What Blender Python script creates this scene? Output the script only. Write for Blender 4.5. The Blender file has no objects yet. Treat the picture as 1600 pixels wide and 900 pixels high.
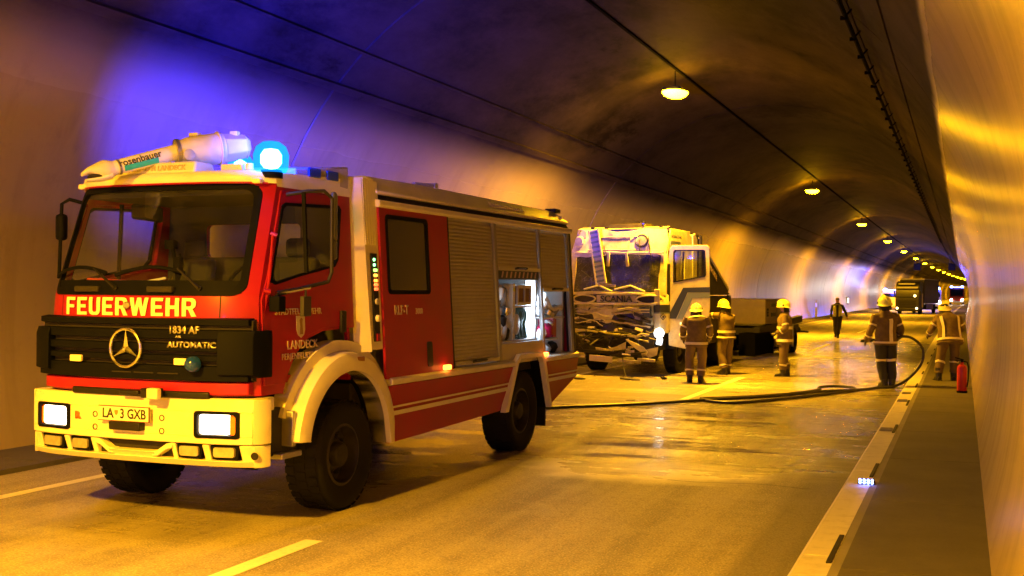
import bpy, math, random
from mathutils import Vector, Matrix, noise
from mathutils.geometry import tessellate_polygon
R = math.radians
random.seed(7)
SC = bpy.context.scene
COL = SC.collection

# ---------------------------------------------------------------- camera
cam_d = bpy.data.cameras.new('camera'); cam = bpy.data.objects.new('camera', cam_d); COL.objects.link(cam)
cam_d.sensor_width = 36; cam_d.lens = 40.5; cam_d.clip_end = 2000; cam_d.clip_start = 0.05
YAW, PITCH, ROLL = R(21.362), R(0.0982), R(0.4)
cam.matrix_world = Matrix.Translation((0, 0, 2.0)) @ Matrix.Rotation(YAW, 4, 'Z') @ Matrix.Rotation(math.pi/2+PITCH, 4, 'X') @ Matrix.Rotation(ROLL, 4, 'Z')
SC.camera = cam
# ---------------------------------------------------------------- world and exposure (inside a tunnel at night)
w = bpy.data.worlds.new('World'); SC.world = w; w.use_nodes = True
w.node_tree.nodes['Background'].inputs[0].default_value = (0.10, 0.06, 0.03, 1)
w.node_tree.nodes['Background'].inputs[1].default_value = 0.04
SC.view_settings.view_transform = 'Standard'; SC.view_settings.look = 'None'
SC.view_settings.exposure = 0.0; SC.view_settings.gamma = 1
SC.cycles.max_bounces = 8; SC.cycles.diffuse_bounces = 4; SC.cycles.glossy_bounces = 4; SC.cycles.transparent_max_bounces = 12
SC.cycles.sample_clamp_indirect = 4.0; SC.cycles.sample_clamp_direct = 0.0
SC.cycles.blur_glossy = 0.6; SC.cycles.caustics_refractive = False
SODIUM = (1.0, 0.44, 0.010)
LAMP_W = 1900.0
LAMP_Y0, LAMP_DY, LAMP_X, LAMP_Z = 26.3, 27.5, -6.4, 6.62

def bend(y):
    return 6e-5*(y-70)**2 if y > 70 else 0.0

# ---------------------------------------------------------------- helpers
class MB:
    def __init__(s): s.v=[]; s.f=[]; s.m=[]; s.cm=0
    def add(s, vs, fs, m=None):
        o=len(s.v); s.v += [tuple(p) for p in vs]
        for f in fs: s.f.append(tuple(i+o for i in f)); s.m.append(s.cm if m is None else m)
    def box(s, c, d, rot=None, m=None, taper=None):
        x,y,z = d[0]/2,d[1]/2,d[2]/2
        vs=[Vector(p) for p in ((-x,-y,-z),(x,-y,-z),(x,y,-z),(-x,y,-z),(-x,-y,z),(x,-y,z),(x,y,z),(-x,y,z))]
        if taper:
            for i in range(4,8): vs[i].x*=taper[0]; vs[i].y*=taper[1]
        if rot is not None:
            M = rot if isinstance(rot, Matrix) else (Matrix.Rotation(rot[2],3,'Z')@Matrix.Rotation(rot[1],3,'Y')@Matrix.Rotation(rot[0],3,'X'))
            vs=[M@p for p in vs]
        c=Vector(c); s.add([p+c for p in vs],[(0,3,2,1),(4,5,6,7),(0,1,5,4),(1,2,6,5),(2,3,7,6),(3,0,4,7)],m)
    def bb(s, x0,x1,y0,y1,z0,z1,m=None): s.box(((x0+x1)/2,(y0+y1)/2,(z0+z1)/2),(abs(x1-x0),abs(y1-y0),abs(z1-z0)),m=m)
    def loft(s, rings, closed=True, caps=True, m=None):
        n=len(rings[0]); vs=[p for r in rings for p in r]; fs=[]
        for i in range(len(rings)-1):
            for j in range(n if closed else n-1):
                k=(j+1)%n; fs.append((i*n+j,i*n+k,(i+1)*n+k,(i+1)*n+j))
        if caps and closed: fs.append(tuple(reversed(range(n)))); fs.append(tuple((len(rings)-1)*n+j for j in range(n)))
        s.add(vs,fs,m)
    def tube(s, pts, r, n=8, closed=False, caps=True, m=None, flat=1.0):
        pts=[Vector(p) for p in pts]; L=len(pts); rings=[]; up=None
        for i,p in enumerate(pts):
            if closed: t=(pts[(i+1)%L]-pts[i-1])
            else: t=pts[min(i+1,L-1)]-pts[max(i-1,0)]
            t.normalize()
            if up is None:
                up=Vector((0,0,1)) if abs(t.z)<.9 else Vector((1,0,0))
            a=(up-t*up.dot(t)).normalized(); up=a; b=t.cross(a)
            rr=r[i] if isinstance(r,(list,tuple)) else r
            rings.append([p+a*(rr*math.cos(2*math.pi*k/n))*flat+b*(rr*math.sin(2*math.pi*k/n)) for k in range(n)])
        if closed: rings.append(rings[0])
        s.loft(rings,True,caps and not closed,m)
    def lathe(s, prof, c, axis=(0,0,1), n=24, m=None, caps=True, arc=None):
        ax=Vector(axis).normalized(); a=ax.orthogonal().normalized(); b=ax.cross(a); c=Vector(c)
        rings=[[c+ax*h+a*(max(r,1e-4)*math.cos(2*math.pi*k/n))+b*(max(r,1e-4)*math.sin(2*math.pi*k/n)) for k in range(n)] for r,h in prof]
        s.loft(rings,True,caps,m)
    def grid(s, fn, us, vs, skip=None, m=None):
        P=[fn(u,v) for v in vs for u in us]; n=len(us); fs=[]
        for j in range(len(vs)-1):
            for i in range(n-1):
                if skip and skip((us[i]+us[i+1])/2,(vs[j]+vs[j+1])/2): continue
                fs.append((j*n+i,j*n+i+1,(j+1)*n+i+1,(j+1)*n+i))
        s.add(P,fs,m)
    def panel(s, outer, holes, fn, t=0.03, m=None, rim=True):
        """flat polygon with holes, fn(a,b,depth)->xyz"""
        polys=[outer]+list(holes); flat=[p for pl in polys for p in pl]
        tris=tessellate_polygon([[Vector((a,b,0)) for a,b in pl] for pl in polys])
        n=len(flat); vs=[fn(a,b,0) for a,b in flat]+[fn(a,b,t) for a,b in flat]
        fs=[tuple(q) for q in tris]+[tuple(reversed([i+n for i in q])) for q in tris]
        o=0
        for pl in polys:
            k=len(pl)
            for i in range(k):
                j=(i+1)%k; fs.append((o+i,o+j,o+j+n,o+i+n))
            o+=k
        s.add(vs,fs,m)
    def build(s, name, mats, parent=None, smooth=35, bevel=0, seg=2, fixn=True, loc=None):
        me=bpy.data.meshes.new(name); me.from_pydata(s.v,[],s.f)
        if not isinstance(mats,(list,tuple)): mats=[mats]
        for q in mats: me.materials.append(q)
        if len(mats)>1: me.polygons.foreach_set('material_index', s.m)
        me.validate()
        if fixn:
            import bmesh
            bm=bmesh.new(); bm.from_mesh(me); bmesh.ops.recalc_face_normals(bm, faces=bm.faces); bm.to_mesh(me); bm.free()
        if smooth:
            me.polygons.foreach_set('use_smooth',[True]*len(me.polygons)); me.set_sharp_from_angle(angle=R(smooth))
        me.update()
        o=bpy.data.objects.new(name,me); COL.objects.link(o)
        if parent: o.parent=parent
        if loc: o.location=loc
        if bevel:
            b=o.modifiers.new('bevel','BEVEL'); b.width=bevel; b.segments=seg; b.limit_method='ANGLE'; b.angle_limit=R(40)
        return o

def tag(o, label=None, cat=None, group=None, kind=None):
    if label: o['label']=label
    if cat: o['category']=cat
    if group: o['group']=group
    if kind: o['kind']=kind
    return o
def empty(name, loc=(0,0,0), rz=0, label=None, cat=None, group=None, kind=None, parent=None):
    o=bpy.data.objects.new(name,None); COL.objects.link(o); o.location=loc; o.rotation_euler=(0,0,rz); o.empty_display_size=.3
    if parent: o.parent=parent
    return tag(o,label,cat,group,kind)
def ident(x,y,z): return (x,y,z)
def rrect(x0,x1,z0,z1,r,n=4):
    out=[]
    for cx,cz,a0 in ((x1-r,z1-r,0),(x0+r,z1-r,90),(x0+r,z0+r,180),(x1-r,z0+r,270)):
        for k in range(n+1):
            a=R(a0+90*k/n); out.append((cx+r*math.cos(a),cz+r*math.sin(a)))
    return out
def circ(cx,cz,r,n=20,rz=None,a0=0,a1=360):
    rz=rz or r
    return [(cx+r*math.cos(R(a0+(a1-a0)*k/n)),cz+rz*math.sin(R(a0+(a1-a0)*k/n))) for k in range(n)]
def text_obj(s, name, mat, parent, size, fn, sx=1.0, bold=0.0, align='CENTER', depth=0.004, shear=0.0, spacing=1.0):
    """lettering: the built-in font turned into mesh; fn(a,b,d)->xyz, a along the line, b up, d outwards"""
    c=bpy.data.curves.new(name,'FONT'); c.body=s; c.size=size; c.align_x=align; c.align_y='CENTER'; c.offset=bold; c.shear=shear; c.space_character=spacing
    c.resolution_u=3
    o=bpy.data.objects.new(name,c); COL.objects.link(o)
    bpy.context.view_layer.update()
    me=bpy.data.meshes.new_from_object(o); bpy.data.objects.remove(o); bpy.data.curves.remove(c)
    import bmesh
    bm=bmesh.new(); bm.from_mesh(me)
    bmesh.ops.remove_doubles(bm,verts=bm.verts,dist=1e-5)
    r=bmesh.ops.extrude_face_region(bm,geom=bm.faces[:])
    up=[v for v in r['geom'] if isinstance(v,bmesh.types.BMVert)]
    S=set(up)
    for v in bm.verts:
        v.co=Vector(fn(v.co.x*sx,v.co.y,depth if v in S else 0.0))
    bmesh.ops.recalc_face_normals(bm,faces=bm.faces)
    bm.to_mesh(me); bm.free(); me.name=name
    me.materials.clear(); me.materials.append(mat)
    q=bpy.data.objects.new(name,me); COL.objects.link(q)
    if parent: q.parent=parent
    return q

# ---------------------------------------------------------------- materials
def nt(name):
    m=bpy.data.materials.new(name); m.use_nodes=True; n=m.node_tree; return m,n,n.nodes['Principled BSDF']
def L(n,a,b): n.links.new(a,b)
def noise_node(n, scale, detail=4, rough=.55, coord='Object', stretch=None, dist=0):
    tc=n.nodes.new('ShaderNodeTexCoord'); t=n.nodes.new('ShaderNodeTexNoise'); t.inputs['Scale'].default_value=scale
    t.inputs['Detail'].default_value=detail; t.inputs['Roughness'].default_value=rough; t.inputs['Distortion'].default_value=dist
    if stretch:
        mp=n.nodes.new('ShaderNodeMapping'); mp.inputs['Scale'].default_value=stretch; L(n,tc.outputs[coord],mp.inputs[0]); L(n,mp.outputs[0],t.inputs['Vector'])
    else: L(n,tc.outputs[coord],t.inputs['Vector'])
    return t
def ramp(n, src, stops):
    r=n.nodes.new('ShaderNodeValToRGB'); L(n,src,r.inputs[0]); el=r.color_ramp.elements
    while len(el)<len(stops): el.new(.5)
    for e,(p,c) in zip(el,stops): e.position=p; e.color=(c if len(c)==4 else (*c,1)) if isinstance(c,tuple) else (c,c,c,1)
    return r
def mth(n, op, a, b=None, c=None, clamp=False):
    x=n.nodes.new('ShaderNodeMath'); x.operation=op; x.use_clamp=clamp
    for i,q in enumerate((a,b,c)):
        if q is None: continue
        if isinstance(q,(int,float)): x.inputs[i].default_value=q
        else: L(n,q,x.inputs[i])
    return x.outputs[0]
def mixc(n, fac, a, b, blend='MIX'):
    x=n.nodes.new('ShaderNodeMix'); x.data_type='RGBA'; x.blend_type=blend
    for i,q in ((0,fac),(6,a),(7,b)):
        if isinstance(q,(int,float)): x.inputs[i].default_value=q
        elif isinstance(q,tuple): x.inputs[i].default_value=(*q,1) if len(q)==3 else q
        else: L(n,q,x.inputs[i])
    return x.outputs[2]
def bump(n, p, h, strength=.3, dist=.01, prev=None):
    b=n.nodes.new('ShaderNodeBump'); b.inputs['Strength'].default_value=strength; b.inputs['Distance'].default_value=dist
    L(n,h,b.inputs['Height'])
    if prev: L(n,prev,b.inputs['Normal'])
    L(n,b.outputs[0],p.inputs['Normal']); return b.outputs[0]
def simple(name, col, rough=.5, metal=0, var=.18, scale=6, bmp=0.0, bscale=60, dirt=None, spec=.5, coat=0):
    m,n,p=nt(name)
    t=noise_node(n,scale,6,.6)
    r=ramp(n,t.outputs[0],[(.3,1-var),(.7,1.0)])
    c=mixc(n,1.0,col,r.outputs[0],'MULTIPLY')
    if dirt:
        t2=noise_node(n,2.2,8,.7); r2=ramp(n,t2.outputs[0],[(.45,0.0),(.8,1.0)])
        c=mixc(n,mth(n,'MULTIPLY',r2.outputs[0],dirt[1]),c,dirt[0])
    L(n,c,p.inputs['Base Color']); p.inputs['Metallic'].default_value=metal
    rr=mth(n,'MULTIPLY_ADD',t.outputs[0],.25,rough-.12,clamp=True); L(n,rr,p.inputs['Roughness'])
    p.inputs['Specular IOR Level'].default_value=spec; p.inputs['Coat Weight'].default_value=coat; p.inputs['Coat Roughness'].default_value=.12
    if bmp:
        b=noise_node(n,bscale,3,.6); bump(n,p,b.outputs[0],bmp,.01)
    return m
def emit(name, col, s, base=(.8,.8,.8)):
    m,n,p=nt(name); p.inputs['Base Color'].default_value=(*base,1); p.inputs['Emission Color'].default_value=(*col,1); p.inputs['Emission Strength'].default_value=s
    p.inputs['Roughness'].default_value=.3
    return m
def glass(name, tint=(.8,.85,.85), dirtamt=.025, rough=.03, ior=1.45, spec=1.0):
    m=bpy.data.materials.new(name); m.use_nodes=True; n=m.node_tree; n.nodes.clear()
    out=n.nodes.new('ShaderNodeOutputMaterial'); tr=n.nodes.new('ShaderNodeBsdfTransparent'); gl=n.nodes.new('ShaderNodeBsdfGlossy'); df=n.nodes.new('ShaderNodeBsdfDiffuse')
    tr.inputs[0].default_value=(*tint,1); gl.inputs['Roughness'].default_value=rough; gl.inputs[0].default_value=(spec,spec,spec,1); df.inputs[0].default_value=(.35,.33,.3,1)
    lw=n.nodes.new('ShaderNodeLayerWeight'); lw.inputs[0].default_value=.5; fr_=mth(n,'MULTIPLY_ADD',mth(n,'POWER',lw.outputs['Facing'],4.0),.75,.05)
    m1=n.nodes.new('ShaderNodeMixShader'); m2=n.nodes.new('ShaderNodeMixShader')
    t=noise_node(n,3,6,.65); r=ramp(n,t.outputs[0],[(.35,0.0),(.8,dirtamt*2)])
    L(n,r.outputs[0],m1.inputs[0]); L(n,tr.outputs[0],m1.inputs[1]); L(n,df.outputs[0],m1.inputs[2])
    L(n,fr_,m2.inputs[0]); L(n,m1.outputs[0],m2.inputs[1]); L(n,gl.outputs[0],m2.inputs[2]); L(n,m2.outputs[0],out.inputs[0])
    return m

M={}
M['red']=simple('fire_red_paint',(.32,.004,.042),.42,var=.22,scale=2.6,coat=.12,spec=.3,dirt=((.14,.03,.03),.15))
M['redside']=M['red']
M['cream']=simple('cream_paint',(.74,.70,.56),.42,var=.1,scale=2,dirt=((.35,.28,.17),.35))
M['white']=simple('white_paint',(.8,.8,.78),.38,var=.08,scale=3,dirt=((.4,.36,.3),.2))
M['blackpl']=simple('black_plastic',(.004,.005,.011),.6,var=.3,scale=8,bmp=.15,bscale=140,spec=.07)
M['mirr']=simple('mirror_back',(.05,.05,.055),.5,var=.1,spec=.3)
M['black']=simple('black_paint',(.008,.008,.010),.45,var=.2,spec=.3)
M['rubber']=simple('tyre_rubber',(.012,.012,.012),.8,var=.35,scale=5,bmp=.3,bscale=50,dirt=((.03,.024,.018),.35),spec=.15)
M['rim']=simple('rim_steel',(.05,.047,.045),.5,.5,var=.4,scale=9,dirt=((.07,.05,.03),.5))
M['chassis']=simple('chassis_steel',(.022,.021,.02),.6,.3,var=.4,scale=5,dirt=((.05,.04,.03),.4))
M['chrome']=simple('chrome',(.75,.75,.76),.2,1,var=.08)
M['alu']=simple('aluminium',(.46,.45,.43),.42,.85,var=.12,scale=10)
M['shutter']=simple('shutter_aluminium',(.40,.385,.36),.42,.6,var=.14,scale=5,dirt=((.22,.17,.11),.35))
M['grey']=simple('grey_paint',(.25,.25,.25),.5,var=.15)
M['lgrey']=simple('light_grey_paint',(.48,.48,.48),.5,var=.12)
M['glass']=glass('cab_glass')
M['darkglass']=simple('dark_tinted_glass',(.012,.014,.018),.12,var=.1,spec=.7)
M['lensglass']=glass('lens_glass',(.95,.95,.95),.05)
M['text']=simple('reflective_lettering',(.86,.82,.60),.5,var=.05)
M['textfaint']=simple('faded_lettering',(.50,.38,.36),.5,var=.2)
M['ink']=simple('black_lettering',(.02,.02,.02),.5,var=.1)
M['seat']=simple('seat_cloth',(.05,.05,.06),.9,var=.3,bmp=.2)
M['seam']=simple('panel_joint',(.012,.01,.01),.8,var=.1)
M['hl']=emit('headlight_glow',(1,.80,.50),9)
M['foglens']=simple('fog_lens',(.45,.42,.36),.18,.35,var=.3,scale=20)
M['amber']=emit('amber_marker_glow',(1,.17,.02),7)
M['amberoff']=simple('amber_lens',(.75,.22,.03),.25,var=.1)
M['tube']=emit('fluorescent_tube',(.72,.86,1),7)
M['beaconcore']=emit('beacon_flash',(.35,.75,1.0),14)
M['bluelens']=simple('unlit_blue_lens',(.01,.05,.4),.2,var=.1)
def beacon_mat(name, s):
    m=bpy.data.materials.new(name); m.use_nodes=True; n=m.node_tree; n.nodes.clear()
    out=n.nodes.new('ShaderNodeOutputMaterial'); tr=n.nodes.new('ShaderNodeBsdfTransparent'); em=n.nodes.new('ShaderNodeEmission'); a=n.nodes.new('ShaderNodeAddShader')
    tr.inputs[0].default_value=(.35,.75,1,1); em.inputs[0].default_value=(0.0,.30,1.0,1); em.inputs[1].default_value=s
    L(n,tr.outputs[0],a.inputs[0]); L(n,em.outputs[0],a.inputs[1]); L(n,a.outputs[0],out.inputs[0]); return m
M['beacon']=beacon_mat('blue_beacon_dome',.9)
M['sodium']=emit('sodium_lamp_glass',(1,.46,.0014),340)
M['concrete']=simple('concrete',(.26,.24,.21),.75,var=.3,scale=1.5,bmp=.3,bscale=40)

def mat_lining():
    m,n,p=nt('tunnel_lining_paint')
    g=n.nodes.new('ShaderNodeNewGeometry'); sep=n.nodes.new('ShaderNodeSeparateXYZ'); L(n,g.outputs['Position'],sep.inputs[0]); z=sep.outputs[2]
    t=noise_node(n,.5,7,.62); t2=noise_node(n,1.0,4,.5,stretch=(.3,.7,.14)); t3=noise_node(n,.16,4,.5)
    # soot above the light side coating: world height plus noise
    z1=mth(n,'MULTIPLY_ADD',t3.outputs[0],.3,z); z1=mth(n,'ADD',z1,-.15)
    kl=n.nodes.new('ShaderNodeMapRange'); L(n,z1,kl.inputs[0]); kl.inputs[1].default_value=4.25; kl.inputs[2].default_value=5.25; kl.interpolation_type='SMOOTHSTEP'
    kr=n.nodes.new('ShaderNodeMapRange'); L(n,mth(n,'MULTIPLY_ADD',t.outputs[0],.16,z),kr.inputs[0]); kr.inputs[1].default_value=4.44; kr.inputs[2].default_value=4.62; kr.interpolation_type='SMOOTHSTEP'
    # the coating ends in a clean edge on the right wall, in a sooty fade on the left wall (normals tell the sides apart)
    nx=n.nodes.new('ShaderNodeSeparateXYZ'); L(n,g.outputs['True Normal'],nx.inputs[0]); isl=mth(n,'GREATER_THAN',nx.outputs[0],0.0)
    k=n.nodes.new('ShaderNodeMix'); k.data_type='FLOAT'; L(n,isl,k.inputs[0]); L(n,kr.outputs[0],k.inputs[2]); L(n,kl.outputs[0],k.inputs[3])
    base=mixc(n,t2.outputs[0],(.42,.34,.19),(.50,.41,.24)); base=mixc(n,mth(n,'MULTIPLY',t.outputs[0],.35),base,(.36,.30,.22))
    t4=noise_node(n,.55,8,.72,stretch=(1,.45,1)); dark=mixc(n,ramp(n,t3.outputs[0],[(.38,0.0),(.62,1.0)]).outputs[0],(.014,.011,.013),(.034,.026,.025)); dark=mixc(n,ramp(n,t4.outputs[0],[(.45,0.0),(.62,1.0)]).outputs[0],dark,(.052,.038,.034)); dark=mixc(n,ramp(n,t4.outputs[0],[(.36,1.0),(.44,0.0)]).outputs[0],dark,(.008,.006,.007))
    dark=mixc(n,ramp(n,t2.outputs[0],[(.45,0.0),(.75,.6)]).outputs[0],dark,(.045,.034,.030))
    c=mixc(n,k.outputs[0],base,dark)
    nk=mth(n,'SUBTRACT',1.0,k.outputs[0]); st=noise_node(n,1.0,6,.65,stretch=(1,1.7,.10)); c=mixc(n,mth(n,'MULTIPLY',ramp(n,st.outputs[0],[(.48,0.0),(.70,1.0)]).outputs[0],mth(n,'MULTIPLY',nk,.38)),c,(.20,.15,.10)); sp=noise_node(n,2.6,7,.75); c=mixc(n,mth(n,'MULTIPLY',ramp(n,sp.outputs[0],[(.55,0.0),(.75,1.0)]).outputs[0],mth(n,'MULTIPLY',nk,.3)),c,(.18,.14,.10))
    # dirt at foot of wall
    k2=n.nodes.new('ShaderNodeMapRange'); L(n,mth(n,'MULTIPLY_ADD',t.outputs[0],.5,z),k2.inputs[0]); k2.inputs[1].default_value=1.0; k2.inputs[2].default_value=.2
    c=mixc(n,mth(n,'MULTIPLY',k2.outputs[0],.4),c,(.28,.2,.12))
    L(n,c,p.inputs['Base Color'])
    L(n,mth(n,'ADD',mth(n,'MULTIPLY_ADD',k.outputs[0],.45,.235),mth(n,'MULTIPLY',t2.outputs[0],.05)),p.inputs['Roughness'])
    w1=noise_node(n,1.0,2,.5,stretch=(.5,.55,.30)); w2=noise_node(n,9,4,.6)
    b=bump(n,p,w1.outputs[0],.13,.05); bump(n,p,w2.outputs[0],.12,.004,b)
    L(n,mth(n,'MULTIPLY_ADD',k.outputs[0],-.38,.4),p.inputs['Specular IOR Level'])
    return m
M['lining']=mat_lining()

def mat_road():
    m,n,p=nt('wet_asphalt')
    g=n.nodes.new('ShaderNodeNewGeometry'); sep=n.nodes.new('ShaderNodeSeparateXYZ'); L(n,g.outputs['Position'],sep.inputs[0]); X,Y=sep.outputs[0],sep.outputs[1]
    big=noise_node(n,.35,6,.6,coord='Object'); big2=noise_node(n,1.3,6,.65); fine=noise_node(n,34,4,.8); grain=noise_node(n,95,2,.7)
    lon=noise_node(n,1.0,5,.6,stretch=(1.8,.12,1)); lat=noise_node(n,1.0,6,.7,stretch=(.35,3.2,1),dist=.6)
    def ell(cx,cy,rx,ry,rot=0):
        dx=mth(n,'SUBTRACT',X,cx); dy=mth(n,'SUBTRACT',Y,cy); c,s=math.cos(rot),math.sin(rot)
        a=mth(n,'DIVIDE',mth(n,'ADD',mth(n,'MULTIPLY',dx,c),mth(n,'MULTIPLY',dy,s)),rx)
        b=mth(n,'DIVIDE',mth(n,'SUBTRACT',mth(n,'MULTIPLY',dy,c),mth(n,'MULTIPLY',dx,s)),ry)
        d=mth(n,'SQRT',mth(n,'ADD',mth(n,'MULTIPLY',a,a),mth(n,'MULTIPLY',b,b)))
        return mth(n,'SUBTRACT',1.0,d)
    def mx(a,b): return mth(n,'MAXIMUM',a,b)
    wet=mx(mx(ell(-3.6,14.6,2.7,2.6,-.15),ell(-3.4,18.3,2.9,3.2,0)),mx(ell(-5.5,31.5,5.2,5.5,.15),mx(ell(-2.6,29,2.6,8,0),ell(-3.5,44,2.6,10,0))))
    wet=mx(wet,ell(-6.6,13.5,1.7,6.5,0))
    wn=mth(n,'MULTIPLY_ADD',mth(n,'SUBTRACT',big2.outputs[0],.5),1.1,wet); wn=mth(n,'MULTIPLY_ADD',mth(n,'SUBTRACT',lat.outputs[0],.5),1.0,wn)
    W=n.nodes.new('ShaderNodeMapRange'); L(n,wn,W.inputs[0]); W.inputs[1].default_value=-.22; W.inputs[2].default_value=.32; W.interpolation_type='SMOOTHSTEP'
    deep=n.nodes.new('ShaderNodeMapRange'); L(n,mth(n,'MULTIPLY_ADD',mth(n,'SUBTRACT',lat.outputs[0],.5),2.6,wn),deep.inputs[0]); deep.inputs[1].default_value=.55; deep.inputs[2].default_value=.95; deep.interpolation_type='SMOOTHSTEP'
    # strewn pale granulate, plus lamp glare on the wet road painted in as colour
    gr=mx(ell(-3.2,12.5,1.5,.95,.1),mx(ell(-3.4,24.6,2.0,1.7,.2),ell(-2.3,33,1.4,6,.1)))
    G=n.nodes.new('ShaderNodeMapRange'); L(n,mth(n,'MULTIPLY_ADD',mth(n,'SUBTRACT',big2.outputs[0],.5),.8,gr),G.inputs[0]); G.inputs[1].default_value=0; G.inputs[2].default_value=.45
    base=mixc(n,big.outputs[0],(.25,.215,.15),(.35,.30,.21)); base=mixc(n,ramp(n,fine.outputs[0],[(.42,0.0),(.68,1.0)]).outputs[0],base,(.50,.45,.36))
    base=mixc(n,ramp(n,lon.outputs[0],[(.42,0.0),(.62,.75)]).outputs[0],base,(.16,.14,.11)); mot=noise_node(n,11,5,.7); base=mixc(n,ramp(n,mot.outputs[0],[(.50,0.0),(.72,.55)]).outputs[0],base,(.12,.105,.085)); base=mixc(n,ramp(n,big2.outputs[0],[(.35,.5),(.5,0.0)]).outputs[0],base,(.40,.36,.28))
    sp=noise_node(n,60,1,.5); base=mixc(n,ramp(n,sp.outputs[0],[(.60,0.0),(.68,.7)]).outputs[0],base,(.62,.56,.46)); base=mixc(n,ramp(n,sp.outputs[0],[(.30,.7),(.38,0.0)]).outputs[0],base,(.05,.045,.04))
    gut=n.nodes.new('ShaderNodeMapRange'); L(n,X,gut.inputs[0]); gut.inputs[1].default_value=-1.66; gut.inputs[2].default_value=-1.5
    base=mixc(n,mth(n,'MULTIPLY',gut.outputs[0],.6),base,(.05,.045,.042))
    oil=mx(ell(-6.8,20.8,2.6,1.7,.1),ell(-7.2,24.5,2.2,2.5,0))
    O_=n.nodes.new('ShaderNodeMapRange'); L(n,mth(n,'MULTIPLY_ADD',mth(n,'SUBTRACT',lat.outputs[0],.5),1.6,oil),O_.inputs[0]); O_.inputs[1].default_value=0; O_.inputs[2].default_value=.3
    base=mixc(n,mth(n,'MULTIPLY',O_.outputs[0],.6),base,(.04,.035,.03))
    wetc=mixc(n,.5,base,(.03,.028,.025),'MIX')
    c=mixc(n,mth(n,'MULTIPLY',W.outputs[0],.22),base,wetc)
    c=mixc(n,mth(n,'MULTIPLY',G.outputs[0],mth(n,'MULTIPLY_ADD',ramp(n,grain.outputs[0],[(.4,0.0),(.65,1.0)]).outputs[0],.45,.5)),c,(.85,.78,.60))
    L(n,c,p.inputs['Base Color'])
    ro=mth(n,'MULTIPLY_ADD',W.outputs[0],-.34,.58); ro=mth(n,'MULTIPLY_ADD',deep.outputs[0],-.20,ro); ro=mth(n,'MULTIPLY_ADD',G.outputs[0],-.14,ro,clamp=True)
    L(n,mth(n,'MAXIMUM',ro,.05),p.inputs['Roughness'])
    amp=mth(n,'MULTIPLY_ADD',deep.outputs[0],-.96,1.0)
    h=mth(n,'MULTIPLY',mth(n,'ADD',fine.outputs[0],mth(n,'MULTIPLY',grain.outputs[0],.6)),amp)
    rip=noise_node(n,1.0,3,.55,stretch=(2.5,9,1)); h2=mth(n,'MULTIPLY_ADD',rip.outputs[0],.35,h)
    bump(n,p,h2,.7,.008)
    p.inputs['Specular IOR Level'].default_value=.6
    return m
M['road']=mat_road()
def mat_marking():
    m,n,p=nt('road_marking_paint')
    t=noise_node(n,22,6,.75); t2=noise_node(n,2.5,5,.6)
    c=mixc(n,ramp(n,t.outputs[0],[(.52,0.0),(.72,.55)]).outputs[0],(.80,.78,.70),(.30,.27,.22)); c=mixc(n,mth(n,'MULTIPLY',t2.outputs[0],.3),c,(.5,.44,.34))
    L(n,c,p.inputs['Base Color']); p.inputs['Roughness'].default_value=.5; bump(n,p,t.outputs[0],.3,.004); return m
M['mark']=mat_marking()
def mat_kerb():
    m,n,p=nt('painted_kerb_concrete')
    t=noise_node(n,7,7,.7); t2=noise_node(n,.9,5,.6)
    c=mixc(n,ramp(n,t.outputs[0],[(.5,0.0),(.8,.7)]).outputs[0],(.66,.62,.54),(.26,.22,.17)); c=mixc(n,mth(n,'MULTIPLY',t2.outputs[0],.4),c,(.40,.35,.27))
    L(n,c,p.inputs['Base Color']); p.inputs['Roughness'].default_value=.55; bump(n,p,t.outputs[0],.35,.006); return m
M['kerb']=mat_kerb()
def mat_walk():
    m,n,p=nt('walkway_screed')
    t=noise_node(n,1.2,7,.65); f=noise_node(n,60,3,.7)
    c=mixc(n,ramp(n,t.outputs[0],[(.35,0.0),(.7,1.0)]).outputs[0],(.045,.041,.040),(.085,.077,.070)); c=mixc(n,mth(n,'MULTIPLY',f.outputs[0],.4),c,(.17,.15,.13))
    L(n,c,p.inputs['Base Color']); p.inputs['Roughness'].default_value=.7; bump(n,p,f.outputs[0],.4,.004); return m
M['walk']=mat_walk()
# ================================================================ TUNNEL
CX, CZ, RT = -5.18, 1.62, 5.60
YB, YE = -44.6, 640.0
def tun(a, y, dr=0.0):
    return (CX+bend(y)+(RT+dr)*math.cos(a), y, CZ+(RT+dr)*math.sin(a))
def ang_at_z(z, left): 
    a=math.asin((z-CZ)/RT); return math.pi-a if left else a
base_a=ang_at_z(-.05,False)
lining=empty('tunnel_lining',kind='structure')
JOINTS=[16.25+16.35*i for i in range(-4,39)]
def lining_seg(y0,y1):
    mb=MB(); N=64
    ys=[y0+.02]; 
    k=max(1,int((y1-y0)/8)) if y1>70 else 1
    ys=[y0+.03+(y1-y0-.06)*i/k for i in range(k+1)]
    A=[base_a+(math.pi-2*base_a)*i/N for i in range(N+1)]
    mb.grid(lambda a,y: tun(a,y),A,ys)
    n=len(A)
    # chamfered recess towards each joint and a recessed joint strip
    mb.grid(lambda a,t: tun(a,y1-.03+.01*t,.03*t),A,[0,1]); mb.grid(lambda a,t: tun(a,y0+.03-.01*t,.03*t),A,[0,1])
    return mb.build('lining_segment',M['lining'],lining,smooth=40,fixn=False)
for a,b in zip(JOINTS[:-1],JOINTS[1:]): lining_seg(a,b)
mb=MB()
for y in JOINTS: mb.grid(lambda a,t: tun(a,y-.03+.06*t,.026),[base_a+(math.pi-2*base_a)*i/40 for i in range(41)],[0,1])
mb.build('joint_filler',M['seam'],lining,fixn=False)
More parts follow.
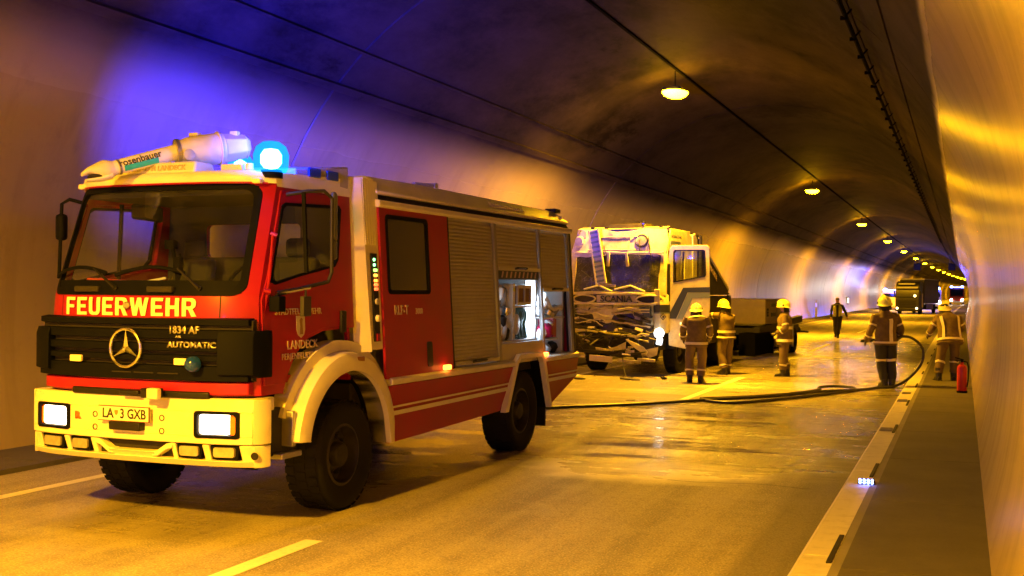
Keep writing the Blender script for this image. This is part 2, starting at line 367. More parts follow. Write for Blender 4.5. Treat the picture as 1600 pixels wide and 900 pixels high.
# end walls (dark), far beyond and behind the camera
mb=MB()
for y in (JOINTS[0],JOINTS[-1]):
    pts=[tun(base_a+(math.pi-2*base_a)*i/40,y,.02) for i in range(41)]; mb.add(pts,[tuple(range(41))])
mb.build('end_wall',M['concrete'],lining)
# casting ledges along the sides
for name,z,dr,h,left in (('casting_ledge',5.32,-.09,.14,True),('casting_ledge',5.80,-.07,.06,True),('casting_ledge',5.32,-.035,.14,False),('casting_ledge',5.80,-.03,.05,False)):
    mb=MB(); ys=[JOINTS[0]]+[70]+[70+14*i for i in range(1,41)]
    a0=ang_at_z(z,left); da=h/RT*(1 if left else -1)
    for y0,y1 in zip(ys[:-1],ys[1:]):
        P=[]
        for y in (y0,y1): P+= [tun(a0,y,.01),tun(a0,y,dr),tun(a0+da,y,dr*.6),tun(a0+da,y,.01)]
        mb.add(P,[(0,1,5,4),(1,2,6,5),(2,3,7,6)])
    mb.build(name,M['lining'],lining,fixn=False)

# ---------------- ground sheets
def strip(mb,x0,x1,z,y0,y1,step=10,b=True):
    ys=[y0+(y1-y0)*i/max(1,int((y1-y0)/step)) for i in range(max(1,int((y1-y0)/step))+1)]
    mb.grid(lambda x,y:(x+(bend(y) if b else 0),y,z),[x0,x1],ys)
mb=MB(); mb.add([(-700,-700,-.3),(700,-700,-.3),(700,1400,-.3),(-700,1400,-.3)],[(0,1,2,3)]); tag(mb.build('ground',M['concrete']),kind='structure')
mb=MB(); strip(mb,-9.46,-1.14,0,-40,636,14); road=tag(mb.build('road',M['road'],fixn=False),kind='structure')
# left walkway with low kerb
wl=empty('left_pavement',kind='structure')
mb=MB()
ys=[-40]+[70+10*i for i in range(56)]
for y0,y1 in zip(ys[:-1],ys[1:]):
    P=[(x+bend(y),y,z) for y in (y0,y1) for x,z in ((-9.46,-.05),(-9.46,.055),(-9.50,.07),(-9.62,.07))]
    mb.add(P,[(0,1,5,4),(1,2,6,5),(2,3,7,6)])
mb.build('kerb_edge',M['walk'],wl,fixn=False)
y=-38.0
while y<630:
    w_=4.0 if y<70 else 20.0
    mb=MB(); P=[(x+bend(yy),yy,.07) for yy in (y+.008,y+w_-.008) for x in (-9.625,-10.62)]
    P+= [(x+bend(yy),yy,-.02) for yy in (y+.008,y+w_-.008) for x in (-9.625,-10.62)]
    mb.add(P,[(0,1,3,2),(4,6,7,5),(0,2,6,4),(1,5,7,3),(0,4,5,1),(2,3,7,6)])
    mb.build('paving_slab',M['walk'],wl); y+=w_
# right: painted kerb stones, slotted drain edge, walkway
wr=empty('right_pavement',kind='structure')
y=-6.6
kb=0
while y<630:
    w_=2.2 if y<75 else (11 if y<200 else 40)
    mb=MB(); dz=random.uniform(-.003,.003)
    for (xa,xb,za,zb) in ((-1.14,-1.10,.0,.045),(-1.10,-.93,.045,.05),(-.93,-.86,.05,.055)):
        y0_,y1_=y+.006,y+w_-.006
        P=[(xa+bend(y0_),y0_,za+dz),(xb+bend(y0_),y0_,zb+dz),(xb+bend(y1_),y1_,zb+dz),(xa+bend(y1_),y1_,za+dz),
           (xa+bend(y0_),y0_,-.05),(xb+bend(y0_),y0_,-.05),(xb+bend(y1_),y1_,-.05),(xa+bend(y1_),y1_,-.05)]
        mb.add(P,[(0,1,2,3),(0,4,5,1),(2,6,7,3)]+([(0,3,7,4)] if xa==-1.14 else []))
    mb.build('kerb_stone',M['kerb'],wr,fixn=False); y+=w_; kb+=1
mb=MB(); y=-4.3
# worn concrete lip between kerb and walkway
ys=[-40]+[70+10*i for i in range(56)]
for y0,y1 in zip(ys[:-1],ys[1:]):
    mb.add([(-.861+bend(y0),y0,.052),(-.79+bend(y0),y0,.049),(-.79+bend(y1),y1,.049),(-.861+bend(y1),y1,.052)],[(0,1,2,3)])
mb.build('channel_lip',M['concrete'],wr,fixn=False)
for yy in [8.55+4.15*i-8.3 for i in range(22)]:
    mb=MB(); mb.bb(-.905,-.868,yy,yy+1.0,.02,.062); mb.build('drain_slot',M['seam'],wr)
y=-38.0
while y<630:
    w_=2.9 if y<70 else 20.0
    mb=MB(); P=[(x+bend(yy),yy,z) for z in (.06,-.03) for yy in (y+.007,y+w_-.007) for x in (-.788,.35)]
    mb.add(P,[(0,1,3,2),(4,6,7,5),(0,2,6,4),(1,5,7,3),(0,4,5,1),(2,3,7,6)])
    mb.build('paving_slab',M['walk'],wr); y+=w_
for yy in (17.2,21.9,23.6):
    mb=MB(); mb.box((-1.0,yy,.056),(.17,.34,.012)); [mb.box((-1.0,yy-.13+.065*i,.0645),(.15,.03,.008)) for i in range(5)]
    mb.build('drain_grate',M['concrete'],wr)

# ---------------- markings, 4 mm above the road
mk=empty('road_markings',kind='structure')
mb=MB(); strip(mb,-8.55,-8.40,.004,-40,636,8); mb.build('edge_line',M['mark'],mk,fixn=False)
y=-11.1+.0
DASH=[(-30.1,-24.1),(-11.1,-5.1),(1.95,7.95),(20.9,27.0),(39.9,45.9)]+[(58.9+19*i,64.9+19*i) for i in range(28)]
for a,b in DASH:
    mb=MB(); strip(mb,-4.86,-4.70,.004,a,b,6); mb.build('lane_dash',M['mark'],mk,fixn=False)
# tar seams and hairline cracks in the asphalt
mb=MB()
for y0,x0,x1 in ((13.3,-3.3,-1.2),(12.0,-2.9,-1.4),(16.6,-4.4,-1.2),(17.9,-4.6,-1.7),(20.3,-4.4,-2.4),(15.0,-4.2,-2.6)):
    pts=[]; x=x0
    while x<=x1: pts.append((x,y0+.16*noise.noise(Vector((x*1.3,y0,0)))+.03*noise.noise(Vector((x*7,y0,3))))); x+=.07
    for (xa,ya),(xb,yb) in zip(pts[:-1],pts[1:]):
        t=.006+.005*abs(noise.noise(Vector((xa*4,y0,9))))
        mb.add([(xa,ya-t,.0025),(xb,yb-t,.0025),(xb,yb+t,.0025),(xa,ya+t,.0025)],[(0,1,2,3)])
mb.build('crack',M['seam'],road,fixn=False)

M['cable']=simple('cable_sheath',(.004,.004,.004),.9,var=.1,spec=.02)
# ---------------- lamps
def lamp(x,y,z,near,k=1.0):
    e=empty('tunnel_lamp',(x,y,z),0,None,'lamp','sodium lamps in a row along the tunnel crown')
    top=CZ+math.sqrt(RT**2-(x-bend(y)-CX)**2)-z
    mb=MB(); mb.box((0,0,.045),(.46,.80,.09),taper=(.85,.92)); mb.build('housing',M['black'],e,bevel=.02)
    mb=MB(); mb.lathe([(.02,-.10),(.12,-.085),(.19,-.05),(.22,0)],(0,0,0),(0,0,1),16); o=mb.build('diffuser',M['sodium'],e); o.scale=(1.35,2.1,1.35)
    if near:
        mb=MB(); 
        mb=MB(); mb.tube([(0,0,.08),(0,0,top+.02)],.012,6); mb.build('bracket',M['cable'],e)
    ld=bpy.data.lights.new('sodium_light','AREA'); ld.shape='RECTANGLE'; ld.size=.30; ld.size_y=.8; ld.energy=LAMP_W*k; ld.color=SODIUM; ld.spread=R(150)
    lo=bpy.data.objects.new('sodium_light',ld); COL.objects.link(lo); lo.parent=e; lo.location=(0,0,-.14)
    return e
ords=['nearest and largest sodium lamp in view, hanging above and right of the wrecked lorry',
 'second sodium lamp from the camera, high above the side-facing firefighter','third sodium lamp of the crown row counted from the camera',
 'fourth sodium lamp of the row counted from the camera','fifth sodium lamp of the row counted from the camera','sixth sodium lamp of the row, just left of the hanging lane signals']
for i in range(-2,22):
    y=LAMP_Y0+LAMP_DY*i
    e=lamp(LAMP_X+bend(y)+(.15 if i==0 else .95 if i<0 else 0),y,LAMP_Z,i<8,4.3 if i==-1 else 1.3 if i<0 else 1.0)
    if 0<=i<6: e['label']=ords[i][0].lower()+ords[i][1:]
    elif i<0: e['label']='sodium lamp overhead, lighting the front of the fire engine' if i==-1 else 'sodium lamp farthest behind the viewpoint, outside the picture'
    else: e['label']=['seventh','eighth','ninth','tenth','eleventh','twelfth','thirteenth','fourteenth','fifteenth','sixteenth','seventeenth','eighteenth','nineteenth','twentieth','twenty-first','last'][i-6]+' sodium lamp of the row shrinking towards the far end'
# crown cable and leaky feeder cable
mb=MB(); ac=math.acos((-6.17-CX)/RT)
mb.tube([tun(ac,y,-.03) for y in [-40,0,30,70]+[70+20*i for i in range(1,28)]],.035,6)
tag(mb.build('power_cable',M['cable']),'dark power cable run straight along the tunnel crown above the lamps','cable')
e=empty('radiating_cable',(0,0,0),0,'black cable on closely spaced clips along the right side of the ceiling','cable')
ac2=math.acos((-1.38-CX)/RT)
mb=MB(); mb.tube([tun(ac2,y,-.12) for y in [-10,0,30,70]+[70+20*i for i in range(1,14)]],.03,6); mb.build('cable',M['cable'],e)
for i in range(60):
    y=9+1.35*i; mb=MB(); p0=Vector(tun(ac2,y,0)); p1=Vector(tun(ac2,y,-.15)); mb.tube([p0,p1],.014,5); mb.box(p1,(.09,.05,.05)); mb.build('clip',M['cable'],e)
# lane signals
for x,lab in ((-5.95,'left'),(-1.75,'right')):
    Y=158; e=empty('lane_signal',(x+bend(Y),Y,5.35),0,f'black square lane signal hanging above the {lab} lane far down the tunnel','sign','hanging lane signals')
    mb=MB(); mb.box((0,0,0),(.85,.25,.9)); mb.build('housing',M['black'],e,bevel=.03)
    mb=MB(); [mb.box((s*.25,0,.45+.45),(.05,.05,.9)) for s in (-1,1)]; mb.build('hanger',M['grey'],e)
# marker post with blue reflector, its reflection painted as a glow, on left pavement
Y=90; e=empty('marker_post',(-10.35,Y,.07),0,'slim grey marker post with blue reflector standing against the left tunnel wall','post')
mb=MB(); mb.box((0,0,.65),(.16,.1,1.3)); mb.build('post',M['lgrey'],e,bevel=.02)
mb=MB(); mb.box((0,-.06,.95),(.1,.03,.3)); mb.build('blue_reflector',emit('blue_marker_glow',(.1,.12,1),2.2),e)
# wall light sign further down
Y=118; e=empty('wall_sign',(-10.62,Y,1.2),0,'small lit white sign box low on the left wall beside the far lorry','sign')
mb=MB(); mb.box((.1,0,0),(.2,.7,.7)); mb.build('box',M['black'],e,bevel=.02); mb=MB(); mb.box((.13,-.36,0),(.14,.02,.5)); mb.build('lit_face',emit('sign_glow',(1,.9,.7),2.5),e)
# blue LED kerb stud
e=empty('kerb_stud',(-.9,12.25,.055),0,'kerb stud glowing with eight blue lights on the pale kerb','light')
mb=MB(); mb.box((0,0,.022),(.17,.12,.045),taper=(.85,.6)); mb.build('housing',M['blackpl'],e,bevel=.008)
me_=emit('blue_led_glow',(.12,.22,1),16)
for i in range(4):
    for j in range(2):
        mb=MB(); mb.lathe([(.0135,-.01),(.0135,.01),(.008,.016)],(-.058+.039*i,-.052+.003*j,.014+.025*j),(0,-1,.45),8); mb.build('led',me_,e)
pl=bpy.data.lights.new('stud_light','POINT'); pl.energy=.35; pl.color=(.1,.15,1); pl.shadow_soft_size=.04
po=bpy.data.objects.new('stud_light',pl); COL.objects.link(po); po.parent=e; po.location=(0,-.15,.1)
# extinguisher leaning at the wall
e=empty('fire_extinguisher',(.0,24.1,.06),0,'red fire extinguisher standing on the right pavement against the tunnel wall','extinguisher')
mb=MB(); mb.lathe([(.085,.0),(.095,.02),(.095,.46),(.08,.52),(.03,.56),(.03,.6)],(0,0,0),(0,0,1),20); mb.build('cylinder',simple('extinguisher_red',(.55,.02,.015),.35),e)
mb=MB(); mb.lathe([(.098,0),(.1,.0),(.1,.04),(.09,.04)],(0,0,0),(0,0,1),20); mb.build('foot_ring',M['blackpl'],e)
mb=MB(); mb.box((0,0,.615),(.05,.06,.05)); mb.box((-.05,0,.66),(.16,.02,.02),(0,.25,0)); mb.box((-.05,0,.63),(.14,.02,.015)); mb.build('valve',M['blackpl'],e)
mb=MB(); mb.tube([(.03,0,.61),(.09,-.02,.6),(.12,-.05,.5),(.11,-.07,.25),(.09,-.08,.12)],.013,6); mb.build('hose',M['blackpl'],e)
# loose debris by the left kerb
e=MB(); e.lathe([(.03,0),(.17,.03),(.2,.14),(.15,.26),(.05,.3)],(0,0,0),(0,0,1),10); e.tube([(.1,0,.05),(.35,.1,.06),(.55,.05,.03)],.05,5)
o=e.build('torn_part',M['blackpl'],None); o.location=(-7.6,58,0); tag(o,'small dark lump of debris lying on the road near the left kerb','debris')
# fire hoses
def smooth_path(P,n=6):
    P=[Vector(p) for p in P]; Q=[]
    for i in range(len(P)-1):
        a,b,c,d=P[max(i-1,0)],P[i],P[i+1],P[min(i+2,len(P)-1)]
        for k in range(n):
            t=k/n; Q.append(.5*((2*b)+(-a+c)*t+(2*a-5*b+4*c-d)*t*t+(-a+3*b-3*c+d)*t**3))
    return Q+[P[-1]]
M['hose']=simple('hose_rubber',(.022,.02,.018),.45,var=.3,scale=30)
e=empty('fire_hose',(0,0,0),0,'black hose running from the fire engine to the firefighter standing in the wet road','hose')
mb=MB(); z=.032
mb.tube(smooth_path([(-6.75,15.2,.6),(-6.75,15.6,.5),(-6.7,16.6,.1),(-6.6,17.6,z),(-6.42,18.22,z),(-5.22,19.5,z),(-4.18,20.95,z),(-3.4,21.95,z),(-2.55,23.55,z),(-1.94,24.2,z),(-1.62,25.0,z),(-1.30,25.35,.05),(-1.02,25.5,.22),(-.78,25.55,.55),(-.78,25.55,.85),(-.98,25.5,1.05),(-1.2,25.48,1.08),(-1.45,25.7,1.0),(-1.72,25.9,.98)]),.028,8); mb.build('hose_line',M['hose'],e)
mb=MB(); mb.tube([(-1.72,25.9,.98),(-1.86,26.0,.97),(-2.05,26.1,.94)],[.03,.045,.03],10); mb.build('nozzle',M['blackpl'],e)
o=MB(); o.tube(smooth_path([(-4.47,21.01,z),(-4.2,20.55,z),(-3.8,20.4,z),(-3.45,20.84,z),(-2.84,22.0,z),(-2.3,23.3,z),(-2.0,24.05,z),(-2.1,24.75,z),(-2.5,24.95,z),(-2.75,24.5,z),(-2.7,23.75,z),(-3.3,22.3,z),(-4.0,21.4,z),(-4.47,21.01,z)]),.028,8)
tag(o.build('slack_hose',M['hose']),'slack bight of black hose lying looped on the wet road behind the hose-holding firefighter','hose')
# ================================================================ FIRE ENGINE (local: x to the camera side, y backwards, z up)
FE=empty('fire_engine',(-6.443,8.049,0),-R(1.3),'red and cream fire engine with a blue flashing beacon and open lit equipment lockers','fire engine')
def hw(z): return 1.12-.05*max(0,(z-1.15))
def yc(z): return -.27+ (.33*(z-1.9) if z>1.9 else 0)
def fr(x,z,d=0.0,k=1.0):
    h=hw(z); u=x/h; uu=abs(u)
    y=yc(z)+.10*uu**2+.16*uu**6
    return Vector((x,y-d,z))
def side(y,z,d=0.0): return Vector((hw(z)+d,y,z))
def yf(z): return fr(hw(z),z).y
US=[-1+2*i/40 for i in range(41)]
# --- cab shell front (red), opening for the windscreen
ZS=[1.12,1.25,1.5,1.75,1.93,1.955,2.0,2.1,2.2,2.3,2.4,2.5,2.6,2.7,2.8,2.86,2.9]
cab=MB(); cab.grid(lambda u,z: fr(u*hw(z),z),US,ZS,skip=lambda u,z: abs(u)<.90 and 1.955<z<2.86)
# returns round the windscreen opening
for s in (-1,1):
    cab.grid(lambda t,z: fr(s*.9*hw(z),z,-.05*t),[0,1],[q for q in ZS if 1.955<=q<=2.86])
for z in (1.955,2.86): cab.grid(lambda u,t: fr(u*hw(z),z,-.05*t),[u for u in US if abs(u)<=.901],[0,1])
winO=[(.12,2.03),(.33,2.72),(.40,2.755),(1.30,2.79),(1.345,2.75),(1.26,2.24),(1.18,2.17),(.62,2.08),(.20,2.0)]
for s in (-1,1):
    outer=[(yf(1.12)+.0,1.12),(.30,1.12),(.36,1.25),(.50,1.43),(.70,1.56),(.95,1.62),(1.50,1.64),(1.50,2.92),(yf(2.92),2.92),(yf(2.5),2.5),(yf(1.93),1.93)]
    cab.panel(outer,[winO],lambda a,b,d,s=s:(s*(hw(b)-d),a,b),.05)
cab.panel([(-1.07,1.15),(1.07,1.15),(1.0,2.92),(-1.0,2.92)],[rrect(-.55,.55,2.3,2.62,.05)],lambda a,b,d:(a,1.45+d,b),.04)
cab.bb(-1.07,1.07,.0,1.48,1.2,1.26)
cab.build('cab_body',M['red'],FE,smooth=30)
# dark rubber gasket + windscreen
def ring2(mb,pts_o,pts_i,fn,t):
    n=len(pts_o); vs=[fn(a,b,0) for a,b in pts_o]+[fn(a,b,0) for a,b in pts_i]+[fn(a,b,t) for a,b in pts_o]+[fn(a,b,t) for a,b in pts_i]; fs=[]
    for i in range(n):
        j=(i+1)%n; fs+=[(i,j,j+n,i+n),(i+2*n,i+3*n,j+3*n,j+2*n),(i,i+2*n,j+2*n,j),(i+n,j+n,j+3*n,i+3*n)]
    mb.add(vs,fs)
def rr2(x0,x1,z0,z1,r,n=5,ex=14):
    """rounded rectangle with many points along the long edges, u in half-widths"""
    base=rrect(x0,x1,z0,z1,r,n); out=[]
    for i,(a,b) in enumerate(base):
        c,d=base[(i+1)%len(base)]; k=ex if math.hypot(c-a,d-b)>.5 else 1
        for q in range(k): out.append((a+(c-a)*q/k,b+(d-b)*q/k))
    return out
fws=lambda u,z,d: fr(u*hw(z),z,.012-d)
mb=MB(); ring2(mb,rr2(-.93,.93,1.935,2.875,.10),rr2(-.885,.885,1.985,2.83,.09),fws,.05); mb.build('windscreen_gasket',M['blackpl'],FE,smooth=40)
mb=MB(); mb.grid(lambda u,z: fr(u*hw(z),z,-.012),[-.9+1.8*i/30 for i in range(31)],[1.965,2.1,2.3,2.5,2.7,2.85]); mb.build('windscreen',M['glass'],FE,fixn=False)
# black lower cover band under the glass
mb=MB(); mb.grid(lambda u,z: fr(u*hw(z),z,.006),[-.88+1.76*i/24 for i in range(25)],[1.955,2.06]); mb.build('wiper_cowl',M['blackpl'],FE,fixn=False)
# --- side doors with glass
for s in (-1,1):
    dr=empty('door',parent=FE)
    mb=MB(); do=[(.02,1.20),(.29,1.20),(.36,1.30),(.50,1.46),(.70,1.59),(.95,1.65),(1.40,1.67),(1.42,2.86),(.36,2.83),(.12,2.1),(.02,1.9)]
    wi=[(.155,2.055),(.355,2.70),(.41,2.73),(1.28,2.765),(1.315,2.73),(1.235,2.265),(1.17,2.20),(.62,2.11),(.22,2.03)]
    mb.panel(do,[wi],lambda a,b,d,s=s:(s*(hw(b)+.012-d),a,b),.02); mb.build('door_skin',M['red'],dr,smooth=0,bevel=.004,seg=1)
    mb=MB(); ring2(mb,[(a*1.0+( -.0),b) for a,b in wi],[(.75+(a-.75)*.955,2.38+(b-2.38)*.93) for a,b in wi],lambda a,b,d,s=s:(s*(hw(b)+.02-d),a,b),.03); mb.build('window_seal',M['blackpl'],dr)
    mb=MB(); mb.add([(s*(hw(b)-.005),a,b) for a,b in wi],[tuple(q) for q in tessellate_polygon([[Vector((a,b,0)) for a,b in wi]])]); mb.build('window_pane',M['glass'],dr,smooth=0)
    mb=MB(); mb.bb(.56,.59,0,.02,2.1,2.75); o=mb.build('window_bar',M['blackpl'],dr); o.location=(s*1.06,0,0); o.rotation_euler=(0,-s*.05,0)
    mb=MB(); mb.box((s*1.115,1.27,1.70),(.03,.09,.2)); mb.build('door_handle',M['black'],dr,bevel=.01)
    if s==1:
        sf=lambda cy,cz: (lambda a,b,d: (hw(cz+b)+.0135+d,cy+a,cz+b))
        text_obj('STADTFEUERWEHR','lettering',M['textfaint'],dr,.075,sf(.56,1.80),1.1,.001)
        text_obj('LANDECK','lettering',M['textfaint'],dr,.10,sf(.60,1.515),1.05,.002)
        text_obj('PERJENFEUERWEHR','lettering',M['textfaint'],dr,.075,sf(.62,1.42),1.05,.001)
        mb=MB(); cy,cz=.58,1.675
        shield=[(cy-.065,cz+.09),(cy+.065,cz+.09),(cy+.065,cz-.03),(cy+.045,cz-.075),(cy,cz-.10),(cy-.045,cz-.075),(cy-.065,cz-.03)]
        mb.panel(shield,[],lambda a,b,d:(hw(b)+.0165-d,a,b),.005); mb.build('crest',simple('crest_white',(.55,.5,.42),.5),dr,smooth=0)
        mb=MB(); mb.panel([(cy-.02,cz-.07),(cy+.03,cz-.07),(cy+.022,cz+.03),(cy+.03,cz+.06),(cy+.005,cz+.075),(cy-.02,cz+.05),(cy-.012,cz+.0)],[],lambda a,b,d:(hw(b)+.0185-d,a,b),.003); mb.build('crest_figure',simple('crest_bronze',(.28,.16,.07),.5),dr,smooth=0)
# A pillar / hinge rods near the door
mb=MB(); mb.tube([(1.085,.06,1.78),(1.10,.12,2.1),(1.075,.2,2.45)],.012,6); mb.tube([(1.09,.05,1.98),(1.13,.09,1.97)],.02,6); mb.tube([(1.06,.19,2.46),(1.11,.21,2.44)],.016,6); mb.build('grab_rail',M['red'],FE)
# --- interior
IN=empty('cab_interior',parent=FE)
mb=MB(); mb.loft([[(-1.0,.02,1.3),(1.0,.02,1.3),(1.0,.02,1.98),(-1.0,.02,1.98)],[(-1.0,.30,1.3),(1.0,.30,1.3),(1.0,.30,2.03),(-1.0,.30,2.03)],[(-1.0,.42,1.3),(1.0,.42,1.3),(1.0,.42,1.90),(-1.0,.42,1.90)]]); mb.build('dashboard',simple('dash_plastic',(.17,.15,.14),.6),IN,bevel=.03)
for x in (-.55,.62):
    mb=MB(); mb.box((x,.95,1.62),(.5,.5,.14)); mb.box((x,1.22,1.98),(.46,.13,.62),(-.12,0,0)); mb.box((x,1.27,2.38),(.24,.09,.18)); mb.build('seat',M['seat'],IN,bevel=.04)
mb=MB(); mb.tube([(.62+.23*math.cos(a),.52+.10*math.sin(a),2.02+.20*math.sin(a)) for a in [2*math.pi*i/24 for i in range(24)]],.016,6,closed=True); mb.tube([(.42,.52,2.02),(.82,.52,2.02)],.014,6); mb.tube([(.62,.52,2.02),(.62,.36,1.85)],.03,6); mb.build('steering_wheel',M['blackpl'],IN)
mb=MB(); mb.box((-.62,.22,2.045),(.42,.2,.05),(0,.06,.2)); mb.build('red_folder',simple('folder_red',(.6,.06,.03),.6),IN,bevel=.01)
mb=MB(); mb.box((-.28,.24,2.05),(.36,.05,.02),(0,-.2,.5)); mb.build('paper_sheet',M['white'],IN)
mb=MB(); mb.tube([(-.02,.35,2.0),(-.03,.34,2.2),(-.06,.33,2.34)],.02,6); mb.box((-.08,.33,2.38),(.1,.06,.08)); mb.tube([(-.02,.35,2.05),(.03,.36,2.2),(-.01,.36,2.3)],.012,6); mb.box((.0,.33,2.2),(.07,.06,.14)); mb.build('radio_handset',M['blackpl'],IN,bevel=.01)
mb=MB(); mb.box((-.32,.30,2.66),(.34,.05,.14),(.15,.12,0)); mb.build('interior_mirror',M['blackpl'],IN,bevel=.03)
mb=MB(); mb.bb(-1.0,1.0,.28,1.44,2.80,2.86); mb.panel([(-1.04,1.26),(1.04,1.26),(.98,2.8),(-.98,2.8)],[rrect(-.55,.55,2.3,2.62,.05)],lambda a,b,d:(a,1.42+d,b),.02); mb.build('headliner',M['seat'],IN)
# --- grille
def gx(x,z,d): 
    uu=abs(x)/1.2; return Vector((x,-.27+.08*uu**2+.17*uu**6-d,z))
gr=empty('grille',parent=FE)

def bar(mb,x0,x1,z0,z1,d0,d1,n=24,fn=gx,bt=.012):
    xs=[x0+(x1-x0)*i/n for i in range(n+1)]
    mb.loft([[fn(x,z0,d0),fn(x,z0+bt,d1),fn(x,z1-bt,d1),fn(x,z1,d0)] for x in xs])
mb=MB(); bar(mb,-1.1,1.1,1.24,1.745,-.05,.0,40); mb.build('grille_back',M['seam'],gr)
for z0,z1,d in ((1.685,1.755,.045),(1.575,1.665,.055),(1.475,1.555,.055),(1.395,1.46,.055),(1.235,1.375,.05)):
    mb=MB(); bar(mb,-1.09,1.09,z0,z1,-.04,d,40); mb.build('grille_slat',M['blackpl'],gr,smooth=30)
for s in (-1,1):
    mb=MB(); xs=[s*(.88+.26*i/8) for i in range(9)]
    rings=[[gx(x,1.27,-.02),gx(x,1.30,.085),gx(x,1.60,.085),gx(x,1.655,.06),gx(x,1.655,-.02)] for x in xs]
    rings.append([(s*1.165,-.02,1.27),(s*1.17,-.03,1.30),(s*1.17,-.03,1.60),(s*1.165,-.02,1.655),(s*1.13,.0,1.655)]); rings.append([(s*1.16,.08,1.27),(s*1.165,.08,1.30),(s*1.165,.08,1.60),(s*1.16,.08,1.655),(s*1.1,.08,1.655)])
    mb.loft(rings); mb.build('corner_cover',M['blackpl'],gr,smooth=40,bevel=.01)
for k in (-.05,.18,.42):
    mb=MB(); bar(mb,k-.1,k+.1,1.285,1.315,.03,.056,3); mb.build('air_slot',M['seam'],gr)
for k in (-.53,.555): 
    mb=MB(); p=gx(k,1.40,.07); mb.box(p,(.12,.03,.055)); mb.build('flash_lamp',M['foglens' if False else 'text'],gr,bevel=.006)
mb=MB(); p=gx(.69,1.385,.1); mb.lathe([(.065,-.02),(.062,.03),(.045,.055),(.02,.07)],p,(0,-1,0),16); mb.build('blue_front_flasher',M['bluelens'],gr)
# three pointed star in a ring
st=empty('radiator_emblem',parent=gr)
cx_,cz_=.02,1.50; P=lambda x,z,d: (cx_+x,gx(cx_,cz_,.085).y-d,cz_+z)
mb=MB(); mb.tube([P(.155*math.cos(a),.155*math.sin(a),0) for a in [2*math.pi*i/40 for i in range(40)]],.014,8,closed=True)
for k in range(3):
    a=math.pi/2+2*math.pi*k/3; c,s_=math.cos(a),math.sin(a); q=lambda r,t,d: P(r*c-t*s_,r*s_+t*c,d)
    mb.add([q(.15,0,0),q(.0,.030,0),q(.0,-.030,0),q(.02,0,.022),q(-.02,0,0)],[(0,3,1),(0,2,3),(1,3,4),(2,4,3),(0,1,4,2)])
mb.build('emblem_star',M['chrome'],st)
gt=lambda cx,cz,dd=.058: (lambda a,b,d: gx(cx+a,cz+b,dd+d))
text_obj('1834 AF','lettering',M['alu'],gr,.085,gt(.57,1.655),1.0,.003)
text_obj('AUTOMATIC','lettering',M['alu'],gr,.068,gt(.64,1.535),1.12,.003)
text_obj('AIR','lettering',M['alu'],gr,.028,gt(.52,1.60,.056),1.3,.0008)
S_=.19; Wd_=.60
GL={'F':([(0,0),(S_,0),(S_,.40),(.50,.40),(.50,.58),(S_,.58),(S_,.82),(.56,.82),(.56,1),(0,1)],[]),
 'E':([(0,0),(.57,0),(.57,.18),(S_,.18),(S_,.41),(.51,.41),(.51,.59),(S_,.59),(S_,.82),(.57,.82),(.57,1),(0,1)],[]),
 'H':([(0,0),(S_,0),(S_,.40),(.43,.40),(.43,0),(.62,0),(.62,1),(.43,1),(.43,.59),(S_,.59),(S_,1),(0,1)],[]),
 'U':([(0,1),(0,.22),(.05,.08),(.17,0),(.45,0),(.57,.08),(.62,.22),(.62,1),(.43,1),(.43,.25),(.38,.17),(.24,.17),(.19,.25),(.19,1)],[]),
 'R':([(0,0),(S_,0),(S_,.38),(.29,.38),(.43,0),(.64,0),(.47,.41),(.57,.50),(.62,.62),(.62,.80),(.57,.93),(.45,1),(0,1)],[[(S_,.55),(.37,.55),(.43,.62),(.43,.77),(.37,.83),(S_,.83)]]),
 'W':([(0,1),(.16,0),(.36,0),(.47,.55),(.58,0),(.78,0),(.94,1),(.75,1),(.67,.42),(.56,1),(.38,1),(.27,.42),(.19,1)],[])}
def block_word(word,x0,x1,z0,h,name,mat,parent,fn):
    ws=[.94 if c=='W' else .57 if c in 'EF' else .62 for c in word]; gap=.13; tot=sum(ws)+gap*(len(word)-1); k=(x1-x0)/tot; x=x0
    for c,w_ in zip(word,ws):
        o_,hs=GL[c]
        def dens(pl):
            out=[]
            for i,(a,b) in enumerate(pl):
                c2,d2=pl[(i+1)%len(pl)]; m_=max(1,int(max(abs(c2-a),abs(d2-b))/.25))
                out+=[(a+(c2-a)*q/m_,b+(d2-b)*q/m_) for q in range(m_)]
            return out
        mb=MB(); mb.panel(dens(o_),[dens(q) for q in hs],lambda a,b,d,x=x: fn(x+a*k,z0+b*h,.009-d),.006); mb.build(name,mat,parent,smooth=0)
        x+=(w_+gap)*k
block_word('FEUERWEHR',-.745,.635,1.765,.150,'front_letter',M['text'],FE,fr)
mb=MB(); p=fr(-.03,1.85,.02); mb.lathe([(.03,-.02),(.03,.01),(.02,.02)],p,(0,-1,0),14); mb.build('washer_cap',M['alu'],FE)
# seams on the red front panel
mb=MB(); [mb.add([fr(x-.004,1.76,.002),fr(x+.004,1.76,.002),fr(x+.004,1.93,.002),fr(x-.004,1.93,.002)],[(0,1,2,3)]) for x in (-.82,.83)]; mb.build('panel_gap',M['seam'],FE,fixn=False)
# lower red valance below grille
mb=MB(); bar(mb,-1.02,1.08,1.12,1.245,-.06,.015,24); mb.build('valance',M['red'],FE,bevel=.01)
mb=MB(); bar(mb,-.62,.78,1.09,1.165,-.02,.03,20); mb.box((.06,-.33,1.135),(.2,.07,.04)); mb.box((.30,-.36,1.14),(.16,.10,.08)); mb.build('tow_hook_plate',M['black'],FE,bevel=.01)
mb=MB(); mb.box((.36,-.41,1.14),(.11,.06,.09)); mb.build('shackle',M['cream'],FE,bevel=.012)
